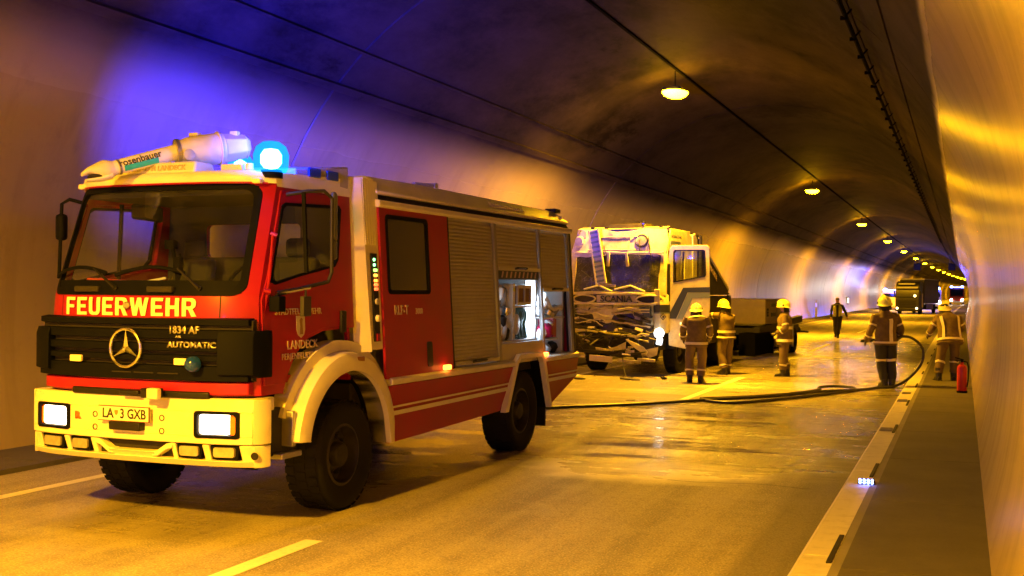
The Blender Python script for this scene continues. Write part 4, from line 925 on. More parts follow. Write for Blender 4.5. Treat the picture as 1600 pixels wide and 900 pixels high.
def tubelight(y,z0,z1,x,pw,dy=-.09):
    mb=MB(); mb.tube([(x,y,z0),(x-.03,y,z1)],.028,10); mb.build('fluorescent_tube',M['tube'],lk)
    for q in (.25,.75):
        ld=bpy.data.lights.new('locker_light','POINT'); ld.energy=pw; ld.color=(.62,.80,1); ld.shadow_soft_size=.06
        lo=bpy.data.objects.new('locker_light',ld); COL.objects.link(lo); lo.parent=lk; lo.location=(x-.02,y+dy,z0+(z1-z0)*q)
tubelight(5.98,1.40,2.12,1.08,9)
for (yy,zz,ee) in ((4.80,1.75,2.2),(6.35,1.25,1.5)):
    ld=bpy.data.lights.new('locker_light','POINT'); ld.energy=ee; ld.color=(.62,.80,1); ld.shadow_soft_size=.05
    lo=bpy.data.objects.new('locker_light',ld); COL.objects.link(lo); lo.parent=lk; lo.location=(1.12,yy,zz)
mb=MB(); mb.bb(1.0,1.14,6.02,6.07,1.37,2.2); mb.build('tube_reflector',wht,lk)
# door 3
mb=MB(); mb.bb(.34,.36,6.16,7.2,1.16,1.98); mb.bb(.36,1.13,6.16,7.16,1.62,1.64); mb.bb(.36,1.13,6.16,6.92,1.335,1.35); mb.bb(.36,1.1,7.15,7.18,1.16,1.98); mb.build('locker_lining',wht,lk)
tubelight(6.20,1.66,1.97,1.05,5,.10)
tubelight(6.20,1.38,1.60,1.05,3,.10)
for (x,y,z,r,h,mt) in ((1.0,6.38,1.83,.06,.12,'white'),(1.0,6.30,1.72,.05,.1,'lgrey'),(1.02,6.55,1.70,.07,.09,'chrome'),(1.0,6.8,1.72,.05,.14,'grey'),(1.0,6.48,1.46,.09,.16,'red'),(1.0,6.35,1.42,.05,.12,'white'),(1.0,6.62,1.55,.05,.07,'white'),(1.0,6.45,1.24,.08,.1,'grey'),(1.0,6.75,1.23,.06,.12,'black')):
    mb=MB(); mb.lathe([(r*.75,-h*.6),(r*1.3,-h*.36),(r*1.3,h*.3),(r*.6,h*.6)],(x+.06,y+.10,z),(.5,.3,1) if mt!='red' else (0,0,1),14); mb.build('fitting',M[mt],lk)
mb=MB(); mb.tube([(1.08,6.40,1.92),(1.09,6.55,1.84),(1.10,6.72,1.74),(1.10,7.05,1.76)],[.07,.045,.03,.045],8); mb.build('hose_spanner',M['white'],lk)
mb=MB(); mb.bb(.9,1.12,6.74,6.80,1.37,1.62); mb.bb(.9,1.12,6.80,6.86,1.36,1.61,); mb.build('red_case',M['red'],lk)
# --- skirts
sk=empty('lower_skirt',parent=FE)
mb=MB(); mb.loft([[(1.24,y,1.065),(1.285,y,1.075),(1.285,y,1.125),(1.24,y,1.145),(1.1,y,1.145),(1.1,y,1.065)] for y in (1.92,3.4,5.06)]); mb.build('skirt_rail',M['cream'],sk,bevel=.006)
mb=MB(); mb.loft([[(1.24,y,1.065),(1.285,y,1.075),(1.285,y,1.125),(1.24,y,1.145),(1.1,y,1.145),(1.1,y,1.065)] for y in (6.02,7.38)]); mb.build('skirt_rail',M['cream'],sk,bevel=.006)
mb=MB(); mb.panel([(1.98,.50),(4.70,.56),(5.03,1.065),(1.90,1.065)],[],lambda a,b,d:(1.262-d-.12*max(0,.9-b),a,b),.04)
mb.panel([(6.26,.50),(6.40,.48),(7.32,.80),(7.38,1.065),(6.06,1.065)],[],lambda a,b,d:(1.262-d-.12*max(0,.9-b),a,b),.04); mb.bb(1.1,1.24,7.3,7.33,.8,1.06); mb.build('skirt_panel',M['redside'],sk,smooth=0,bevel=.004,seg=1)
mb=MB()
for z0,z1 in ((.845,.865),(.77,.815)):
    mb.panel([(1.935,z0),(4.86,z0+.02),(4.88,z1+.02),(1.93,z1)],[],lambda a,b,d:(1.266-d-.12*max(0,.9-b),a,b),.004)
    mb.panel([(6.14,z0+.03),(7.32,z0+.03),(7.33,z1+.03),(6.13,z1+.03)],[],lambda a,b,d:(1.266-d-.12*max(0,.9-b),a,b),.004)
mb.build('skirt_stripe',M['cream'],sk,smooth=0)
for y,z in ((3.12,1.175),(6.03,1.17)):
    am=empty('side_marker',parent=FE); mb=MB(); mb.box((1.285,y,z),(.05,.13,.055)); mb.build('marker_lens',M['amber'],am,bevel=.012)
    ld=bpy.data.lights.new('marker_light','POINT'); ld.energy=.35; ld.color=(1,.2,.03); ld.shadow_soft_size=.03; lo=bpy.data.objects.new('marker_light',ld); COL.objects.link(lo); lo.parent=am; lo.location=(1.36,y,z)
# rear wheel arch frame
arch=[(4.70,.54),(5.04,1.14),(5.16,1.215),(5.92,1.205),(6.03,1.10),(6.27,.47)]
archi=[(4.80,.54),(5.11,1.10),(5.19,1.155),(5.87,1.145),(5.95,1.07),(6.20,.47)]
mb=MB(); n=len(arch)
for (a,b),(c,d),(e1,f1),(g1,h1) in zip(arch[:-1],arch[1:],archi[:-1],archi[1:]):
    mb.add([(1.22,a,b),(1.22,c,d),(1.22,g1,h1),(1.22,e1,f1),(1.295,a,b),(1.295,c,d),(1.295,g1,h1),(1.295,e1,f1)],[(0,1,2,3),(4,5,6,7),(0,1,5,4),(3,2,6,7),(0,4,7,3),(1,5,6,2)])
mb.build('rear_arch_frame',M['cream'],FE,smooth=0,bevel=.006)
mb=MB()
for (a,b),(c,d) in zip(archi[:-1],archi[1:]):
    mb.add([(1.23,a,b),(1.23,c,d),(.5,c,d),(.5,a,b)],[(0,1,2,3)])
mb.bb(.45,.5,4.7,6.2,.6,1.2); mb.build('wheel_housing',M['blackpl'],FE,fixn=False)
# front fender arch
for s in (-1,1):
    fn=empty('front_fender',parent=FE)
    def arc(r_a,r_b,a0,a1,n,cy=1.17,cz=.60): return [(cy-r_a*math.cos(R(a0+(a1-a0)*i/n)),cz+r_b*math.sin(R(a0+(a1-a0)*i/n))) for i in range(n+1)]
    o_=arc(.86,.83,8,172,30); i_=arc(.70,.66,8,172,30)
    o_=[(.335,.70)]+o_+[(2.02,.52)]; i_=[(.49,.70)]+i_+[(1.90,.52)]
    mb=MB(); rings=[]
    for (a,b),(c,d) in zip(o_,i_):
        am,bm_=(a*.9+c*.1),(b*.9+d*.1)
        rings.append([(s*1.02,a,b),(s*1.20,a,b),(s*1.262,am,bm_),(s*1.285,(a*.45+c*.55),(b*.45+d*.55)),(s*1.285,c,d),(s*1.05,c,d)])
    mb.loft(rings,True,True); mb.build('fender_band',M['cream'],fn,smooth=50,bevel=.006,seg=1)
    o2=arc(1.00,.93,20,150,24,1.2,.60); mb=MB()
    mb.loft([[(s*1.00,a,b),(s*1.14,a,b),(s*1.14,1.2+(a-1.2)*.88,.6+(b-.6)*.9),(s*1.00,1.2+(a-1.2)*.88,.6+(b-.6)*.9)] for a,b in o2]); mb.build('fender_lip',M['cream'],fn,smooth=50)
    mb=MB(); mb.loft([[(s*.55,a,b),(s*1.23,a,b),(s*1.23,a,b+.01),(s*.55,a,b+.01)] for a,b in i_],True,True); mb.build('fender_liner',M['blackpl'],fn)
    mb=MB(); mb.box((s*1.255,1.33,1.355),(.05,.13,.05),(0,0,0)); mb.build('fender_reflector',simple('reflector_brown',(.28,.12,.05),.3),fn,bevel=.01)
# --- chassis
ch=empty('chassis',parent=FE)
mb=MB(); [mb.bb(x-.06,x+.06,-.15,7.2,.62,.88) for x in (-.42,.42)]; [mb.bb(-.4,.4,y,y+.1,.65,.85) for y in (.2,2.4,4.4,6.6)]; mb.bb(-1.1,1.1,1.9,7.2,.98,1.10); mb.bb(-1.1,1.1,-.05,.55,.60,1.0); mb.bb(-.9,1.0,1.6,2.0,.5,1.1); mb.build('frame',M['chassis'],ch,bevel=.01)
mb=MB(); mb.bb(.55,1.12,2.2,3.0,.50,.98); mb.bb(.5,1.1,3.2,4.4,.56,.98); mb.bb(-1.12,-.55,2.2,4.2,.52,.98); mb.build('tank',M['chassis'],ch,bevel=.05)
for y in (1.17,5.41):
    mb=MB(); mb.tube([(-.9,y,.49),(-.3,y,.49),(-.25,y,.49),(.25,y,.49),(.3,y,.49),(.9,y,.49)],[.07,.07,.2,.2,.07,.07],14); mb.build('axle',M['chassis'],ch)
mb=MB(); mb.box((1.05,.34,.60),(.28,.3,.05)); mb.box((1.1,.34,.82),(.22,.05,.30)); mb.build('entry_step',M['alu'],ch,bevel=.01)
mb=MB(); mb.bb(.75,1.22,6.20,6.22,.22,.95); mb.bb(-1.22,-.75,6.2,6.22,.22,.95); mb.build('mudflap',M['rubber'],ch)
mb=MB(); mb.lathe([(.02,0),(.02,.2)],(1.15,6.9,.62),(0,0,1),8); mb.build('drain_pipe',M['chassis'],ch)
def wheel(parent,x,y,r,wd,s,steer=0,dual=False,name='wheel',rr=.56):
    wh=empty(name,(x,y,r),steer,parent=parent)
    mb=MB(); w2=wd/2; R1=r*rr
    mb.lathe([(R1,-w2*.75),(r*.80,-w2),(r*.93,-w2*.96),(r*.985,-w2*.82),(r,-w2*.6),(r,w2*.6),(r*.985,w2*.82),(r*.93,w2*.96),(r*.80,w2),(R1,w2*.75)],(0,0,0),(s,0,0),48,caps=False)
    # tread blocks
    for k in range(36):
        a=2*math.pi*(k+.5*0)/36
        for q,off in ((-.62,0),(.0,.5),(.62,0)):
            aa=a+off*2*math.pi/36; c=Vector((s*q*w2,math.cos(aa)*(r+.001),math.sin(aa)*(r+.001)))
            mb.box(c,(w2*.5,r*.12,.010),Matrix.Rotation(aa-math.pi/2,3,'X'))
    mb.build('tyre',M['rubber'],wh,smooth=40)
    mb=MB(); mb.lathe([(R1+.005,w2*.76),(R1-.02,w2*.80),(R1*.93,w2*.5),(R1*.86,w2*.12),(R1*.62,w2*.05),(R1*.50,w2*.28),(R1*.46,w2*.30),(R1*.02,w2*.30)],(0,0,0),(s,0,0),32,caps=False); mb.build('rim',M['rim'],wh,smooth=40)
    mb=MB(); mb.lathe([(R1*.42,w2*.28),(R1*.40,w2*.62),(R1*.34,w2*.72),(R1*.05,w2*.76)],(0,0,0),(s,0,0),24); mb.build('hub',M['chassis'],wh,smooth=40)
    mb=MB()
    for k in range(10):
        a=2*math.pi*k/10; mb.lathe([(.016,0),(.016,.035)],(s*w2*.12,math.cos(a)*R1*.66,math.sin(a)*R1*.66),(s,0,0),6)
    for k in range(10):
        a=2*math.pi*(k+.5)/10; mb.lathe([(.028,0),(.028,.006)],(s*(w2*.10),math.cos(a)*R1*.78,math.sin(a)*R1*.78),(s,0,0),10)
    mb.build('wheel_bolts',M['chassis'],wh)
    return wh
for s in (-1,1):
    wheel(FE,s*1.05,1.17,.495,.36,s,0); wheel(FE,s*1.05,5.41,.495,.38,s)
# ================================================================ WRECKED LORRY (local x towards the camera side, y backwards)
SY=R(5)
SR=empty('wrecked_lorry',(-7.70,26.43,0),-SY,'cream lorry with a crushed front, shattered windscreen and driver door hanging wide open','lorry')
M['scream']=simple('lorry_cream',(.76,.71,.42),.42,var=.3,scale=2.5,dirt=((.16,.11,.05),.75))
M['sblue']=simple('stripe_navy',(.025,.035,.07),.4,var=.1)
M['sgrey']=simple('stripe_blue_grey',(.16,.20,.25),.45,var=.1)
M['wreck']=simple('torn_dark_metal',(.05,.042,.035),.5,.4,var=.5,scale=7,bmp=.5,bscale=25)
M['wreckc']=simple('scraped_cream_metal',(.58,.52,.36),.5,.1,var=.5,scale=5,bmp=.5,bscale=18,dirt=((.10,.07,.04),.8))
def mat_cracked():
    m=bpy.data.materials.new('cracked_windscreen'); m.use_nodes=True; n=m.node_tree; p=n.nodes['Principled BSDF']
    tc=n.nodes.new('ShaderNodeTexCoord'); v=n.nodes.new('ShaderNodeTexVoronoi'); v.feature='DISTANCE_TO_EDGE'; v.inputs['Scale'].default_value=6.5
    ns=noise_node(n,3,5,.6); ad=n.nodes.new('ShaderNodeVectorMath'); ad.operation='MULTIPLY_ADD'; L(n,ns.outputs[1],ad.inputs[0]); ad.inputs[1].default_value=(.5,.5,.5); L(n,tc.outputs['Object'],ad.inputs[2]); L(n,ad.outputs[0],v.inputs['Vector'])
    r=ramp(n,v.outputs[0],[(.0,1.0),(.035,0.0)]); r2=ramp(n,ns.outputs[0],[(.45,0.0),(.7,1.0)])
    f=mth(n,'MULTIPLY',r.outputs[0],mth(n,'MULTIPLY_ADD',r2.outputs[0],.7,.1))
    c=mixc(n,f,(.012,.013,.013),(.42,.42,.34)); c=mixc(n,mth(n,'MULTIPLY',r2.outputs[0],.12),c,(.3,.3,.22)); L(n,c,p.inputs['Base Color']); p.inputs['Roughness'].default_value=.4
    w_=noise_node(n,2.2,4,.6); b=bump(n,p,w_.outputs[0],.5,.06); bump(n,p,v.outputs[0],.3,.02,b)
    return m
M['cracked']=mat_cracked()
def sfr(x,z,d=0):
    u=abs(x)/1.22; lean=.10*max(0,z-2.0)/.9 if z<2.9 else .10+.38*(z-2.9)
    return Vector((x,-.10+.10*u**2+.14*u**6+lean-d,z))
def jit(v,a,s=3,seed=0): 
    q=Vector(v); return q+Vector((noise.noise(q*s+Vector((seed,0,0))),noise.noise(q*s+Vector((0,seed+5,0))),noise.noise(q*s+Vector((0,0,seed+9)))))*a
cabs=MB()
XS=[-1.20+2.4*i/30 for i in range(31)]
# forehead above the screen
cabs.grid(lambda x,z: jit(jit(sfr(x*(1-.06*max(0,z-3.1)/.4),z,.02),.09,1.6),.03,6),XS,[2.86,2.95,3.05,3.15,3.25,3.35,3.43,3.48])
cabs.grid(lambda x,t: (x*.94,.42+.25*t,3.50+.05*t),XS,[-.3,0,1])
for z0,z1 in ((1.15,1.99),):
    cabs.grid(lambda x,z: jit(sfr(x,z,-.03),.05,3),XS,[1.2,1.35,1.5,1.65,1.8,1.9,1.99])
for s in (-1,1):
    cabs.grid(lambda t,z: sfr(s*(1.06+.16*t),z,.0),[0,.25,.5,.75,1],[1.9,2.1,2.3,2.5,2.7,2.88])
# side walls with door opening on the camera side
def sw(a,b,d): return (1.215-d-.05*max(0,b-2.6),a,b)
cabs.panel([(.15,1.15),(.34,1.15),(.34,2.95),(1.62,2.95),(1.62,.95),(2.28,.95),(2.28,3.36),(1.9,3.45),(.62,3.47),(.36,3.1),(.15,2.4)],[rrect(1.15,1.62,2.985,3.28,.04)] if False else [],sw,.04)
cabs.panel([(.15,.95),(2.28,.95),(2.28,3.40),(.6,3.45),(.3,2.9),(.1,2.0)],[],lambda a,b,d:(-1.215+d,a,b),.04)
cabs.bb(-1.2,1.2,2.25,2.29,.95,3.42); cabs.bb(-1.15,1.12,.6,2.28,3.44,3.50); cabs.bb(-1.18,1.16,.3,2.25,1.0,1.08)
cabs.build('cab_body',M['scream'],SR,smooth=35,bevel=.01)
mb=MB(); mb.grid(lambda x,z: jit(sfr(x,z,.0),.05,1.6,3),[-1.06+2.12*i/20 for i in range(21)],[1.98,2.15,2.3,2.45,2.6,2.75,2.87]); mb.build('shattered_windscreen',M['cracked'],SR,fixn=False)
mb=MB(); mb.box((0,1.0,1.95),(2.1,.8,1.5)); mb.build('cab_interior',M['seam'],SR)
# roof details
mb=MB(); mb.loft([[( -.45,.45,3.5),(.55,.45,3.5),(.5,.5,3.62),(-.35,.5,3.62)],[(-.45,1.4,3.5),(.55,1.4,3.5),(.45,1.3,3.66),(-.3,1.3,3.66)]]); mb.build('roof_hatch',M['wreck'],SR,bevel=.02)
for x,z,r in ((.58,3.60,.07),(-1.02,3.42,.05)):
    mb=MB(); mb.lathe([(r*.7,-.06),(r,0),(r*.9,.03),(r*.4,.05)],(x,.30,z),(0,-1,0),16); mb.lathe([(.025,-.12),(.025,0)],(x,.33,z),(0,0,1),8); mb.build('roof_horn_lamp',M['chrome'],SR)
for x,y in ((-.75,.4),(.98,.45),(-.4,.42),(1.0,.7)):
    mb=MB(); mb.box((x,y,3.52),(.09,.06,.05)); mb.build('roof_marker',M['black'],SR,bevel=.01)
mb=MB(); mb.lathe([(.13,-.02),(.135,.02),(.11,.05)],(-.98,.14,3.18),(-.2,-1,.1),18); mb.lathe([(.10,-.02),(.10,.05)],(-.90,.22,3.34),(-.2,-1,.2),14); mb.build('roof_spotlamp',M['scream'],SR)
sl=empty('roof_spotlight',parent=SR); c=sfr(.62,3.18,.02)
mb=MB(); mb.lathe([(.16,-.03),(.165,.02),(.15,.04),(.14,.01)],c,(0,-1,.25),22); mb.build('lamp_rim',M['chassis'],sl); mb=MB(); mb.lathe([(.14,.0),(.12,.03),(.02,.04)],c,(0,-1,.25),22); mb.build('lamp_glass',M['foglens'],sl)
mb=MB(); mb.grid(lambda x,z: sfr(x,z,.05),[-.66+1.0*i/10 for i in range(11)],[2.98,3.28]); mb.build('torn_visor_board',M['wreckc'],SR,fixn=False)
mb=MB(); [mb.tube([jit(sfr(-.7+.11*i,z,.07),.02,4) for i in range(12)],.018,5) for z in (3.28,2.97)]; mb.tube([jit(sfr(-1.15+.21*i,2.90,.05),.03,4) for i in range(12)],.028,6); mb.build('visor_rail',M['scream'],SR)
for x,a in ((-.14,.02),(.33,-.04)):
    mb=MB(); mb.box(sfr(x,2.74,.09),(.07,.03,.33),(0,a*3,0)); mb.build('visor_bracket',M['scream'],SR,bevel=.008)
# hanging ribbed strip across the screen
vs_=empty('hanging_visor_strip',parent=SR)
p0,p1=Vector((-.50,-.16,3.44)),Vector((-.235,-.30,2.17)); ax_=(p1-p0); Ln=ax_.length; ax_.normalize()
rot_=Matrix((Vector((1,0,.2)).normalized(),Vector((0,1,-.1)).normalized(),-ax_)).transposed()
mid=(p0+p1)/2; mb=MB(); mb.box(mid,(.22,.02,Ln),rot_); mb.build('strip_plate',M['lgrey'],vs_)
mb=MB(); [mb.box(mid+rot_@Vector((s*.12,-.01,0)),(.035,.05,Ln+.03),rot_) for s in (-1,1)]; mb.build('strip_edge',M['scream'],vs_)
mb=MB(); [mb.box(p0.lerp(p1,(i+.5)/11)+Vector((0,-.014,0)),(.21,.02,.05),rot_) for i in range(11)]; mb.build('strip_rib',M['sgrey'],vs_)
mb=MB(); mb.box((-.10,-.28,2.13),(.42,.06,.06),(0,.08,0)); mb.build('broken_end',M['wreckc'],vs_)
# blue grey flash on cab side window
mb=MB(); mb.panel(rrect(1.30,2.05,2.86,3.20,.04),[],lambda a,b,d:(1.222-d-.05*max(0,b-2.6),a-.75,b),.01); mb.build('upper_side_window',M['sgrey'],SR,smooth=0)
text_obj('INTERNATIONAL','lettering',M['sblue'],SR,.11,lambda a,b,d:(1.205+d,.95+a,3.30+b),.9,.002)
# rear side air deflector rising behind cab
mb=MB(); mb.panel([(2.30,2.0),(2.30,3.40),(2.45,3.46),(2.62,3.30),(2.62,2.0)],[],lambda a,b,d:(1.20-d,a,b),.05); mb.build('side_deflector',M['scream'],SR,smooth=0,bevel=.01)
mb=MB(); mb.bb(.9,1.19,2.36,2.75,3.30,3.42); mb.tube([(1.2,2.85,2.3),(1.2,2.85,3.42)],.06,10); mb.build('exhaust_stack',M['chassis'],SR)
# bands of the crushed front panel
def sbar(x0,x1,z0,z1,d0,d1,name,mat,a=.03,seed=0,n=22,s=3):
    mb=MB(); xs=[x0+(x1-x0)*i/n for i in range(n+1)]
    mb.loft([[jit(sfr(x,z0,d0),a,s,seed),jit(sfr(x,z0+.01,d1),a,s,seed),jit(sfr(x,z1-.01,d1),a,s,seed),jit(sfr(x,z1,d0),a,s,seed)] for x in xs])
    return mb.build(name,mat,SR,smooth=30)
sbar(-1.2,1.0,1.90,1.96,-.05,.07,'scuttle_bar',M['scream'],.02)
sbar(-1.2,1.05,1.66,1.72,-.05,.09,'grille_bar',M['scream'],.025,2)
sbar(-1.18,1.0,1.70,1.92,-.08,-.01,'grille_backing',M['wreck'],.02)
sbar(-.42,.58,1.71,1.90,-.02,.04,'name_panel',M['wreckc'],.02,5)
text_obj('SCANIA','lettering',M['ink'],SR,.20,lambda a,b,d: jit(sfr(.08+a,1.80+b,.055+d),.015,3,5),1.15,.006,depth=.006)
for sx,sg in ((-.75,-1),(.88,1)):
    mb=MB(); mb.tube([jit(sfr(sx+.30*math.cos(t)*1.0,1.80+.10*math.sin(t),.07),.02,4) for t in [2*math.pi*i/18 for i in range(18)]],.022,6,closed=True); mb.build('intake_rim',M['scream'],SR)
rs=random.Random(11)
for k,(z0,z1,mt,sd) in enumerate(((1.55,1.64,'wreckc',1),(1.44,1.53,'wreckc',7),(1.33,1.42,'wreck',3),(1.23,1.31,'wreckc',8),(1.13,1.20,'wreck',4))):
    x=-1.16
    while x<.88:
        w_=rs.uniform(.35,.95); x1=min(.95,x+w_); dz=rs.uniform(-.035,.03); sl=rs.uniform(-.09,.07)*(1+k*.25); dd=rs.uniform(-.07,.07)
        mb=MB(); xs=[x+(x1-x)*i/12 for i in range(13)]
        def q(xx,z,d): 
            v=jit(sfr(xx,z+dz+sl*(xx-x)/(x1-x),d+dd),.07,2.0,sd+k); return jit(v,.025,9,sd)
        e0=rs.uniform(.0,.05)
        mb.loft([[q(xx,z0+e0*abs(math.sin(xx*9)),-.06),q(xx,z0+.01,.02),q(xx,z1-.01-.02*abs(math.sin(xx*7)),.03),q(xx,z1,-.06)] for xx in xs])
        mb.build('crushed_slat',M[mt if rs.random()<.7 else 'wreck'],SR,smooth=25); x=x1+rs.uniform(-.06,.07)
for k in range(4):
    z=1.58-.13*k; x0=rs.uniform(-1.1,-.5); mb=MB(); mb.tube([jit(jit(sfr(x0+.09*i,z+.02*math.sin(i*.9+k),.08),.10,2.1,k),.03,8,k) for i in range(rs.randint(8,16))],.012,5); mb.build('bent_trim',M['scream'] if k%2 else M['alu'],SR)
# oily radiator face showing in the gaps
mb=MB(); mb.grid(lambda x,z: jit(sfr(x,z,-.04),.05,4),[-1.1+2.0*i/20 for i in range(21)],[1.05,1.2,1.35,1.5,1.66]); mb.build('radiator_face',M['wreck'],SR,fixn=False)
# torn roof lining and wires hanging at the forehead
for k in range(7):
    x=rs.uniform(-1.0,1.0); z=rs.uniform(2.6,3.3); mb=MB(); mb.tube([sfr(x,z,.06),jit(sfr(x+rs.uniform(-.1,.1),z-.14,.12),.05,5,k),sfr(x+rs.uniform(-.2,.2),z-rs.uniform(.2,.4),.08)],.009,5); mb.build('hanging_wire',M['ink'],SR)
# dark window-like end pieces beside the grille
for x0,x1 in ((-1.18,-.98),(.66,.92)):
    mb=MB(); mb.add([sfr(x0,1.62,.12),sfr(x1,1.64,.12),sfr(x1-.0,1.36,.12),sfr(x0+.12,1.42,.12),sfr(x0,1.62,0),sfr(x1,1.64,0),sfr(x1,1.36,0),sfr(x0+.12,1.42,0)],[(0,1,2,3),(4,7,6,5),(0,4,5,1),(1,5,6,2),(2,6,7,3),(3,7,4,0)]); mb.build('corner_vent',M['sblue'],SR,smooth=0)
    mb=MB(); [mb.box(sfr((x0+x1)/2,z,.13),(.26,.02,.025)) for z in (1.50,1.56)]; mb.build('vent_fin',M['scream'],SR)
# cab corner fairing on the camera side, with navy band and diamond plate
mb=MB(); 
rings=[]
for z in (1.02,1.2,1.45,1.7,1.95,2.04):
    k=1 if z<1.9 else .86
    rings.append([(.98,-.02,z),(1.14,-.07,z),(1.245*k+.03*(1-k),.05,z),(1.26,.30,z),(1.20,.42,z),(1.0,.3,z)])
mb.loft(rings); mb.build('corner_fairing',M['scream'],SR,smooth=45,bevel=.012)
mb=MB(); mb.loft([[(.975,-.028,z),(1.14,-.08,z),(1.252,.045,z),(1.268,.30,z),(1.2,.43,z)] for z in (1.50,1.68)],False,False); mb.build('navy_band',M['sblue'],SR,smooth=45,fixn=False)
mb=MB(); mb.loft([[(.975,-.027,z),(1.14,-.079,z),(1.251,.045,z),(1.267,.30,z)] for z in (1.47,1.50)],False,False); mb.build('grey_band',M['sgrey'],SR,smooth=45,fixn=False)
dn=Vector((.75,-.66,0)); dt=Vector((.66,.75,0))
def dia(r,dd,name,mat):
    mb=MB(); c=Vector((1.20,-.02,1.40))+dn*dd; mb.panel([(r,0),(0,r),(-r,0),(0,-r)],[],lambda a,b,d:c+dt*a+Vector((0,0,b))-dn*d,.006); mb.build(name,mat,SR,smooth=0)
dia(.085,.012,'hazard_diamond',M['ink']); dia(.066,.016,'diamond_face',M['wreckc']); dia(.03,.02,'diamond_mark',M['ink'])
# lit lamp hanging at the corner
hlw=empty('burning_headlamp',parent=SR); mb=MB(); mb.lathe([(.01,-.01),(.10,0),(.12,.05),(.08,.09),(.01,.10)],(1.13,-.10,1.02),(.5,-1,0),18); mb.build('headlamp_glass',emit('headlamp_white_glow',(.85,.93,1),5),hlw)
mb=MB(); mb.box((1.12,-.02,.82),(.14,.1,.16),(0,.2,.2)); mb.build('indicator_glass',emit('lit_reflector',(.8,.9,1),2.0),hlw,bevel=.02)
ld=bpy.data.lights.new('headlamp_light','POINT'); ld.energy=2.5; ld.color=(.8,.9,1); ld.shadow_soft_size=.1; lo=bpy.data.objects.new('headlamp_light',ld); COL.objects.link(lo); lo.parent=hlw; lo.location=(1.25,-.32,1.0)
# mangled bumper zone
mb=MB()
def slab(P,t,mat,name,a=.04,seed=0):
    """bent sheet through a row of point pairs"""
    mb=MB(); n=len(P); rows=[]
    for k in range(n): 
        u,v=Vector(P[k][0]),Vector(P[k][1]); rows.append([jit(u.lerp(v,q/4),a,3,seed) for q in range(5)])
    vs=[p for r in rows for p in r]+[p+Vector((0,t,0)) for r in rows for p in r]; N=n*5; fs=[]
    for j in range(n-1):
        for i in range(4):
            q=j*5+i; fs.append((q,q+1,q+6,q+5)); fs.append((q+N,q+5+N,q+6+N,q+1+N))
    for j in range(n-1): fs.append((j*5,j*5+5,j*5+5+N,j*5+N)); fs.append((j*5+4,j*5+4+N,j*5+9+N,j*5+9))
    for i in range(4): fs.append((i,i+N,i+1+N,i+1)); q=(n-1)*5+i; fs.append((q,q+1,q+1+N,q+N))
    mb.add(vs,fs); return mb.build(name,mat,SR,smooth=30)
slab([((-1.0,-.25,1.10),(-1.05,-.2,.98)),((-.6,-.32,1.08),(-.62,-.25,1.03)),((-.1,-.34,1.02),(-.1,-.26,.97)),((.3,-.36,.98),(.3,-.28,.92)),((.62,-.30,.96),(.62,-.26,.90)),((.85,-.22,1.0),(.85,-.2,.95))],.04,M['scream'],'torn_bumper_skin',.03)
slab([((-1.1,-.12,1.0),(-1.1,.1,.55)),((-.5,-.2,.95),(-.5,.05,.5)),((.1,-.2,.92),(.1,.05,.5)),((.6,-.1,.95),(.6,.1,.5)),((1.0,.05,1.0),(1.0,.2,.5))],.08,M['wreck'],'crushed_core',.12,4)
slab([((.40,-.34,.86),(.42,-.3,.80)),((.62,-.40,.80),(.60,-.34,.68)),((.85,-.38,.70),(.80,-.34,.56)),((.95,-.34,.58),(.90,-.3,.52))],.03,M['scream'],'broken_fender_flap',.02,2)
slab([((.78,-.30,.62),(.80,-.28,.44)),((.98,-.30,.66),(.98,-.25,.46)),((1.12,-.2,.70),(1.1,-.18,.52))],.06,M['wreckc'],'broken_lamp_tray',.05,6)
slab([((-.35,-.38,.66),(-.35,-.35,.60)),((-.05,-.42,.63),(-.05,-.38,.57)),((.2,-.44,.70),(.22,-.4,.60)),((.42,-.40,.80),(.40,-.36,.62))],.05,M['wreckc'],'torn_bracket',.03,9)
slab([((-1.15,-.2,.62),(-1.15,-.15,.56)),((-.7,-.34,.60),(-.7,-.28,.52)),((-.3,-.36,.58),(-.3,-.3,.50)),((.3,-.38,.55),(.3,-.32,.47)),((.9,-.3,.5),(.9,-.25,.44))],.05,M['wreck'],'lower_beam',.04,11)
mb=MB(); mb.box((-.18,-.44,.40),(.58,.03,.14),(0,.05,0)); mb.build('number_plate',simple('bare_plate',(.5,.42,.32),.5),SR,bevel=.006)
for (a,b,z,t) in ((.22,.80,.36,.05),(.72,1.15,.40,.04),(-1.1,-.6,.46,.05)):
    mb=MB(); mb.box(((a+b)/2,-.40,z),(b-a,.05,.07),(.1,t,0)); mb.build('bumper_step',M['wreckc'],SR,bevel=.006)
rnd=random.Random(3)
mb=MB()
for k in range(46):
    c=Vector((rnd.uniform(-1.1,1.0),rnd.uniform(-.38,-.12),rnd.uniform(.5,1.05))); d_=Vector((rnd.uniform(-1,1),rnd.uniform(-.3,.3),rnd.uniform(-.35,.35))).normalized()*rnd.uniform(.08,.28)
    mb.tube([c-d_,c+Vector((0,-.03,rnd.uniform(-.04,.04))),c+d_],rnd.uniform(.008,.024),5)
tag(mb.build('torn_struts',M['wreck'],SR),kind='stuff')
mb=MB()
for k in range(22):
    c=Vector((rnd.uniform(-1.05,1.0),rnd.uniform(-.42,-.2),rnd.uniform(.45,1.15)))
    mb.box(c,(rnd.uniform(.05,.24),.02,rnd.uniform(.02,.08)),(rnd.uniform(-1,1),rnd.uniform(-.5,.5),rnd.uniform(-.5,.5)))
tag(mb.build('torn_panel_shreds',M['wreckc'],SR),kind='stuff')
